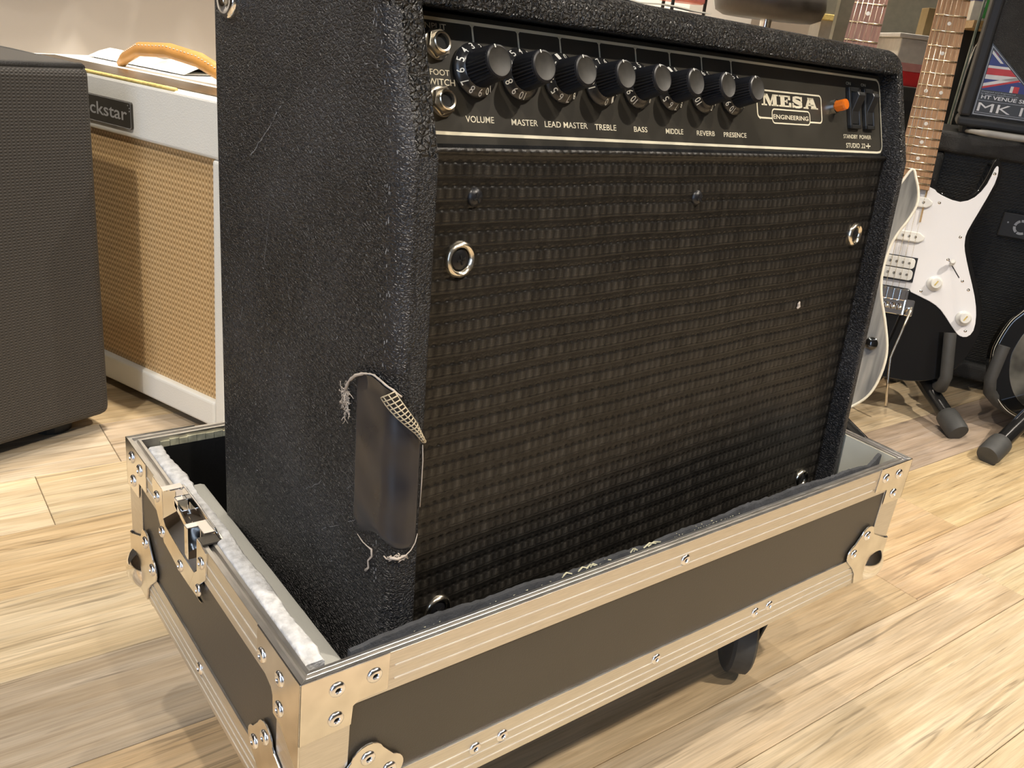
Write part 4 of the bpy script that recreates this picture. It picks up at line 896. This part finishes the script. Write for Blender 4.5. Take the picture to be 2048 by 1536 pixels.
neck(g3, MT['rosewood2'])
# ---------------------------------------------------------------- stands
def stand(label, gw, yokes, feet, hub):
    o = thing('guitar_stand', label, 'guitar stand', (hub[0], hub[1], 0), group=None)
    T = Vector((hub[0], hub[1], 0)); P = lambda p: Vector(p) - T
    MB().tube([P(hub), P((hub[0]+.04, hub[1]+.06, hub[2]+.25))], .011, 12).build('upright', MT['rubber'], o, smooth=60)
    for f_ in feet:
        f_ = Vector(f_); d = (f_ - Vector(hub)).normalized()
        lg = MB().tube([P(hub), P(f_ - d*.03)], .0125, 14).build('leg', MT['blackmetal'], o, smooth=60)
        e = f_ + d*.012; MB().lathe([(.0125,0),(.0165,.004),(.0175,.012),(.0175,.038),(.0160,.044),(0,.0455)], 22, P(f_ - d*.030), d).build('rubber_foot', MT['rubberg'], lg, smooth=50)
    for y_ in yokes:
        pts = [P(gw @ Vector(p)) for p in y_]
        MB().tube(pts, [.0095]*len(pts), 12).build('padded_arm', MT['rubberg'], o, smooth=60)
    return o
MT['blackmetal'] = mat('black_painted_tube', (.012, .012, .012), .18)
def yk(x, yb=-.155, xt=None, z=.004): xt = x if xt is None else xt; return [(xt, yb+.095, z), (x+.002, yb+.02, z), (x, yb+.001, z-.008), (x, yb+.002, -.05), (x*.85, yb+.02, -.078), (x*.3, yb+.03, -.088)]
stand('black guitar stand carrying the black guitar with white pickguard', st.matrix_world, [yk(.1215, -.150, .1135), yk(-.1, -.160)], [(1.240, .250, .0175), (1.075, .375, .0175), (1.385, .44, .0175)], (1.305, .395, .085))
stand('black guitar stand under the grey guitar behind the flight case', gg.matrix_world, [yk(.1, -.125), yk(-.1, -.125)], [(.98, .215, .0175), (.85, .40, .0175), (1.16, .53, .0175)], (1.01, .40, .075))
stand('black guitar stand with its rubber foot at the right picture edge', g3.matrix_world, [[(-.133,-.020,.004),(-.138,-.075,.004),(-.132,-.098,-.005),(-.11,-.115,-.03),(-.05,-.14,-.065),(0,-.14,-.075)]], [(1.205, .172, .0175), (1.33, -.02, .0175), (1.50, .24, .0175)], (1.415, .178, .10))
# ---------------------------------------------------------------- cabinets at the right
A55 = math.radians(-62); base = (1.4892, .3533, 0)
MT['gr_cloth'] = weavemat('black_speaker_fabric', (.004, .004, .003), (.022, .020, .016), .0060, .0060, .6)
MT['cabskin'] = tolex('black_cab_skin', (.020, .020, .019), 520, .5, .45)
lc = thing('lower_speaker_cabinet', 'large black speaker cabinet behind the guitars with ribbed black grille', 'speaker cabinet', base, A55)
m = MB(); gx0, gx1, gz0, gz1 = -.1470, .43, .052, .410
m.box(-.180, .46, 0, .30, gz1, .445).box(-.180, .46, 0, .30, .020, gz0).box(-.180, gx0, 0, .30, gz0, gz1).box(gx1, .46, 0, .30, gz0, gz1)
m.build('cabinet', MT['cabskin'], lc, bevel=.008, seg=3)
MB().box(gx0, gx1, .016, .03, gz0, gz1).build('grille', MT['gr_cloth'], lc)
m = MB()
for k in range(150):                                                  # diagonal ribs of the grille fabric
    c0 = -.70 + k*.0078
    a = (max(gx0, c0), gz0 + max(0, gx0-c0)*.62); x1 = min(gx1, c0+(gz1-gz0)/.62); b = (x1, gz0+(x1-c0)*.62)
    if a[1] < gz1 and b[0] > a[0]: m.tube([(a[0], .0155, a[1]), (b[0], .0155, b[1])], .0014, 4)
tag(m.build('grille_rib', MT['gr_cloth'], lc, smooth=60), kind='stuff')
pl = MB().prism([(-.0290,.286),(.150,.286),(.150,.328),(-.0290,.328)], .004, .014, lambda a, z, d: (a, d, z)).build('name_plate', MT['rubber'], lc, bevel=.002)
mm = MB()
for a0, a1 in ((50, 105), (115, 170), (180, 235), (245, 300)): stroke(mm, arc(.0040,.3065,.0108,a0,a1,6), .0042, lambda u, v: (u, .0036, v))
stroke(mm, arc(-.0185,.3115,.0009,0,360,6), .0012, lambda u, v: (u, .0036, v)); lettering(mm, 'ORANGE'[0:0] or 'A', .022, .2965, None, .020, lambda u, v: (u, .0036, v)) if False else None
mm.build('plate_logo', MT['silver'], pl)
for x, y in ((-.14,.04),(.42,.04),(-.14,.26),(.42,.26)): MB().lathe([(.018,0),(.02,.021)], 14, (x, y, 0)).build('foot', MT['rubber'], lc)
uc = thing('upper_speaker_cabinet', 'black leathercloth cabinet with a flag badge stacked on the ribbed grille cabinet', 'speaker cabinet', (base[0], base[1], .457), A55)
m = MB(); m.box(-.145, .46, 0, .15, .0, .016).box(-.145, -.126, 0, .15, .016, .52).box(.438, .46, 0, .15, .016, .52).box(-.145, .46, 0, .15, .50, .52)
m.build('frame', MT['rubber'], uc, bevel=.005, seg=3)
MB().box(-.130, .44, .006, .145, .012, .505).build('front_skin', MT['cabskin'], uc, bevel=.002)
for x, y in ((-.12,.04),(.42,.04),(-.12,.12),(.42,.12)): MB().lathe([(.016,-.0115),(.018,0)], 14, (x, y, 0)).build('foot', MT['rubber'], uc)
# badge: triangle with flag detail
bf = lambda u, v, d=0.0: (u, .0048-d, v)
TRI = [(-.1235,.1300),(-.1235,.0220),(.0050,.0220)]
bd = MB().prism([(-.1255,.1350),(-.1255,.0200),(.0100,.0200)], .0048, .007, lambda a, z, d: (a, d, z)).build('flag_badge', MT['panel'], uc)
m = MB(); stroke(m, TRI, .0012, lambda u, v: bf(u, v, .0003), closed=True); stroke(m, [(-.1215,.0252),(-.003,.0252)], .0006, lambda u, v: bf(u, v, .0003)); stroke(m, [(-.1215,.0445),(-.024,.0445)], .0006, lambda u, v: bf(u, v, .0003))
m.build('badge_outline', MT['silver'], bd)
hyp = lambda v: -.1235 + (.1300-v)/(.1080)*.1285                      # x of the sloping edge at height v
MT['blue'] = mat('flag_blue', (.035, .045, .22), .4); MT['red'] = mat('flag_red', (.60, .035, .03), .4); MT['fwhite'] = mat('flag_white', (.80, .79, .78), .4)
def clip(poly):
    out = []; ins = lambda p: p[0] <= hyp(p[1])-.003
    for a, b in zip(poly, poly[1:]+poly[:1]):
        if ins(a): out.append(a)
        if ins(a) != ins(b):
            fa = hyp(a[1])-.003-a[0]; fb = hyp(b[1])-.003-b[0]; t = fa/(fa-fb); out.append((a[0]+(b[0]-a[0])*t, a[1]+(b[1]-a[1])*t))
    return out
def fl(name, polys, mt, d):
    m = MB()
    for p in polys:
        q = clip(p)
        if len(q) > 2: m.add([bf(u, v, d) for u, v in q], [tuple(range(len(q)))])
    m.build(name, mt, bd)
x0 = -.1215
fl('flag_field', [[(x0,.122),(x0,.062),(-.03,.062),(-.03,.122)]], MT['blue'], .0004)
fl('flag_white_bands', [[(x0,.1005),(x0,.0790),(-.03,.0800),(-.03,.1005)], [(x0,.0650),(x0,.0720),(-.085,.0835),(-.05,.0930),(-.05,.0850),(-.085,.0770)], [(x0,.1190),(x0,.1240),(-.100,.1050),(-.105,.1050)], [(-.0790,.062),(-.0790,.0720),(-.0745,.0720),(-.0745,.062)]], MT['fwhite'], .0006)
fl('flag_red_bands', [[(x0,.0965),(x0,.0860),(-.03,.0880),(-.03,.0970)], [(x0,.0635),(x0,.0668),(-.05,.0890),(-.05,.0860)], [(x0,.1260),(x0,.1300),(-.110,.1150)], [(-.0745,.062),(-.0745,.0720),(-.066,.0720),(-.066,.062)]], MT['red'], .0008)
m = MB(); tf = lambda u, v: bf(u, v, .0005)
lettering(m, 'MK III', -.1195, .0275, .0880, .0135, tf, 0); lettering(m, 'HT VENUE SERIES', -.1185, .0475, .0900, .0060, tf, .015)
m.build('badge_lettering', MT['fwhite'], bd)
m = MB(); lettering(m, 'Designed and Engineered', -.1205, .0580, .052, .0022, tf, .01); lettering(m, 'by Blackstar Amplification UK', -.1205, .0545, .058, .0022, tf, .01); m.build('badge_small_print', MT['silver'], bd)
cb = MB().tube([Vector(base) + Matrix.Rotation(A55, 3, 'Z') @ Vector(p) for p in ((-.124,.02,.4488),(-.118,-.004,.4506),(-.095,-.0165,.4511),(-.05,-.014,.4508),(0,-.008,.4508),(.06,.0,.4507),(.14,.01,.4507))], [.0035]*2+[.0055]*5, 10)
MT['greycable'] = mat('grey_cable_jacket', (.42, .41, .38), .5)
tag(cb.build('cable', MT['greycable'], smooth=180), 'light grey cable lying between the two black cabinets', 'cable')
# ---------------------------------------------------------------- glass showcase behind the guitars
sc_ = thing('glass_showcase', 'dark glass showcase with a wooden shelf behind the stacked black cabinets', 'showcase', (1.90, .735, 0), math.radians(-48))
MT['glass'] = mat('clear_glass', (.96, 1, .97), .02, trans=1, ior=1.45); MT['glassedge'] = mat('green_glass_edge', (.16, .20, .17), .3); MT['darkint'] = mat('dark_showcase_interior', (.03, .03, .025), .6, var=(10, .3)); MT['shelfwood'] = mat('tan_shelf_wood', (.45, .31, .15), .5, var=(20, .15), stretch=(1, 8, 8))
MB().box(0, .9, .20, .22, .02, 1.6).build('back_panel', MT['darkint'], sc_); MB().box(0, .9, 0, .20, 0, .38).build('base_cabinet', MT['darkint'], sc_); MB().box(.88, .9, .02, .20, .38, 1.6).build('side_panel', MT['darkint'], sc_)
MB().box(.004, .88, .055, .195, .640, .656).build('shelf', MT['shelfwood'], sc_)
MB().box(.004, .88, .004, .010, .38, 1.6).build('glass_pane', MT['glass'], sc_)
MB().box(-.0018, .0018, .002, .010, .38, 1.6).build('glass_edge', MT['glassedge'], sc_)
M40 = Matrix.Translation((1.90, .735, 0)) @ Matrix.Rotation(math.radians(-48), 4, 'Z')
def parcel(name, label, x, y, z, w_, d_, h, mt, mt2, cat='box', band=.5):
    o = thing(name, label, cat, mw=M40 @ Matrix.Translation((x, y, z)))
    MB().box(-w_/2, w_/2, -d_/2, d_/2, 0, h).build('carton', mt, o, bevel=.001); MB().box(-w_/2-.0005, w_/2+.0005, -d_/2-.0005, d_/2+.0005, h*band, h*.93).build('printed_band', mt2, o)
    return o
MT['cardw'] = mat('white_card', (.72, .72, .66), .6); MT['cardg'] = mat('green_card', (.10, .48, .14), .5); MT['cardb'] = mat('blue_card', (.12, .14, .35), .5); MT['cardr'] = mat('red_card', (.62, .03, .03), .5)
parcel('string_box', 'white and blue box on the showcase shelf', .013, .11, .6562, .022, .04, .075, MT['cardw'], MT['cardb'], band=.55)
parcel('string_box', 'white box with green print on the showcase shelf', .037, .11, .6562, .020, .04, .070, MT['cardw'], MT['cardg'], band=.1)
parcel('string_box', 'pale box beside the green printed box on the showcase shelf', .060, .11, .6562, .018, .04, .072, MT['cardw'], MT['cardb'], band=.6)
tl = thing('display_clip', 'small silver display clip standing in the dark showcase', 'clip', mw=M40 @ Matrix.Translation((.03, .10, .3802)))
MB().tube([(0,0,0),(0,0,.17),(.004,0,.22),(.012,0,.245)], .0025, 8).build('stem', MT['steel'], tl); MB().lathe([(.02,0),(.02,.004),(0,.005)], 20).build('clip_base', MT['rubber'], tl)
# ---------------------------------------------------------------- farther shop furniture seen over the amplifier
ct = thing('display_counter', 'pale grey display counter with olive back panel between the two guitar necks', 'counter', (2.12, 1.31, 0), math.radians(-42))
MT['greyp'] = mat('pale_grey_panel', (.50, .48, .44), .5); MT['olive'] = mat('olive_grey_panel', (.20, .185, .14), .5); MT['oliveb'] = mat('brown_box_card', (.22, .15, .06), .6)
MB().box(.25, .8, 0, .35, 0, .620).build('counter_body', MT['greyp'], ct, bevel=.003); MB().box(.15, .8, .36, .40, 0, 1.15).build('back_panel', MT['olive'], ct)
MB().box(.24, .81, -.01, .355, .620, .632).build('counter_top', MT['greyp'], ct, bevel=.002)
M42 = Matrix.Translation((2.12, 1.31, 0)) @ Matrix.Rotation(math.radians(-42), 4, 'Z')
bb = thing('brown_carton', 'small brown carton standing on the pale grey counter', 'box', mw=M42 @ Matrix.Translation((.36, .10, .6325)))
MB().box(-.035, .035, -.03, .03, 0, .075).build('carton', MT['oliveb'], bb, bevel=.001); MB().box(-.012, .012, -.0306, .0306, 0.0005, .0756).build('tape', MT['shelfwood'], bb)
rb = thing('red_box', 'bright red box beside the black guitar neck', 'box', mw=Matrix.Translation((1.945, .905, .50)) @ Matrix.Rotation(math.radians(-42), 4, 'Z'))
MB().box(-.040, .040, -.02, .02, 0.001, .034).build('carton', MT['cardr'], rb, bevel=.001); MB().box(-.0405, .0405, -.0205, .0205, .034, .052).build('lid', MT['pinkish'] if 'pinkish' in MT else MT.setdefault('pinkish', mat('faded_pink_card', (.55, .26, .24), .6)), rb)
rs = thing('low_black_crate', 'dark crate under the red box behind the guitars', 'crate', mw=Matrix.Translation((1.945, .905, 0)) @ Matrix.Rotation(math.radians(-42), 4, 'Z'))
MB().box(-.05, .05, -.03, .03, 0, .4995).build('crate_body', MT['darkint'], rs, bevel=.003); MB().box(-.051, .051, -.031, .031, .44, .47).build('crate_band', MT['rubber'], rs)
stl = thing('round_stool', 'round dark grey stool on a steel column seen over the amplifier', 'stool', (2.515, 1.78, 0))
MT['vinylg'] = mat('dark_grey_vinyl', (.055, .048, .042), .45)
MB().lathe([(0,.645),(.150,.645),(.178,.658),(.188,.69),(.182,.730),(.15,.750),(0,.755)], 40).build('seat', MT['vinylg'], stl, smooth=50); MB().lathe([(.02,.03),(.02,.645)], 20).build('column', MT['steel'], stl, smooth=50); MB().lathe([(0,.035),(.02,.033),(.16,.012),(.165,0)], 36).build('base_plate', MT['steel'], stl, smooth=50)
ob_ = thing('olive_cabinet', 'olive grey cabinet with gold lower trim seen over the amplifier', 'cabinet', (2.80, 1.68, 0), math.radians(-40))
MB().box(-.085, .10, 0, .2, .685, 1.1).build('cabinet_body', MT['olive'], ob_, bevel=.004); MB().box(-.087, .102, -.004, .202, .670, .690).build('gold_trim', MT['gold'], ob_, bevel=.002); MB().box(-.06, .08, .03, .17, 0, .67).build('pedestal', MT['greyp'], ob_)
pd = thing('pink_drum', 'pink red drum on thin black legs seen over the amplifier', 'drum', (1.95, 1.66, 0))
MB().lathe([(0,.645),(.065,.645),(.07,.65),(.07,.80),(0,.80)], 32).build('drum_shell', MT.setdefault('pinkp', mat('pink_red_lacquer', (.72, .22, .20), .35)), pd, smooth=40)
for a in (-.6, 1.5, 3.6): MB().tube([(.072*math.cos(a), .072*math.sin(a), .8), (.075*math.cos(a), .075*math.sin(a), .6), (.16*math.cos(a), .16*math.sin(a), .004)], .005, 8).build('leg', MT['rubber'], pd)
wp = thing('white_pedestal', 'cream white pedestal box behind the round stool', 'pedestal', (2.60, 2.35, 0), math.radians(-42))
MB().box(-.14, .10, 0, .3, 0, .95).build('pedestal_body', MT['whitetolex'], wp, bevel=.004); MB().box(-.15, .11, -.01, .31, .95, .97).build('pedestal_top', MT['greyp'], wp)
gp = thing('grey_bench', 'pale grey low bench with a darker recess behind the amplifier', 'bench', (3.00, 2.05, 0), math.radians(-42))
MB().box(-.35, .5, 0, .4, .0, .60).build('bench_body', MT['greyp'], gp, bevel=.004); MB().box(.02, .16, -.004, .0, .40, .575).build('bench_recess', MT['olive'], gp)
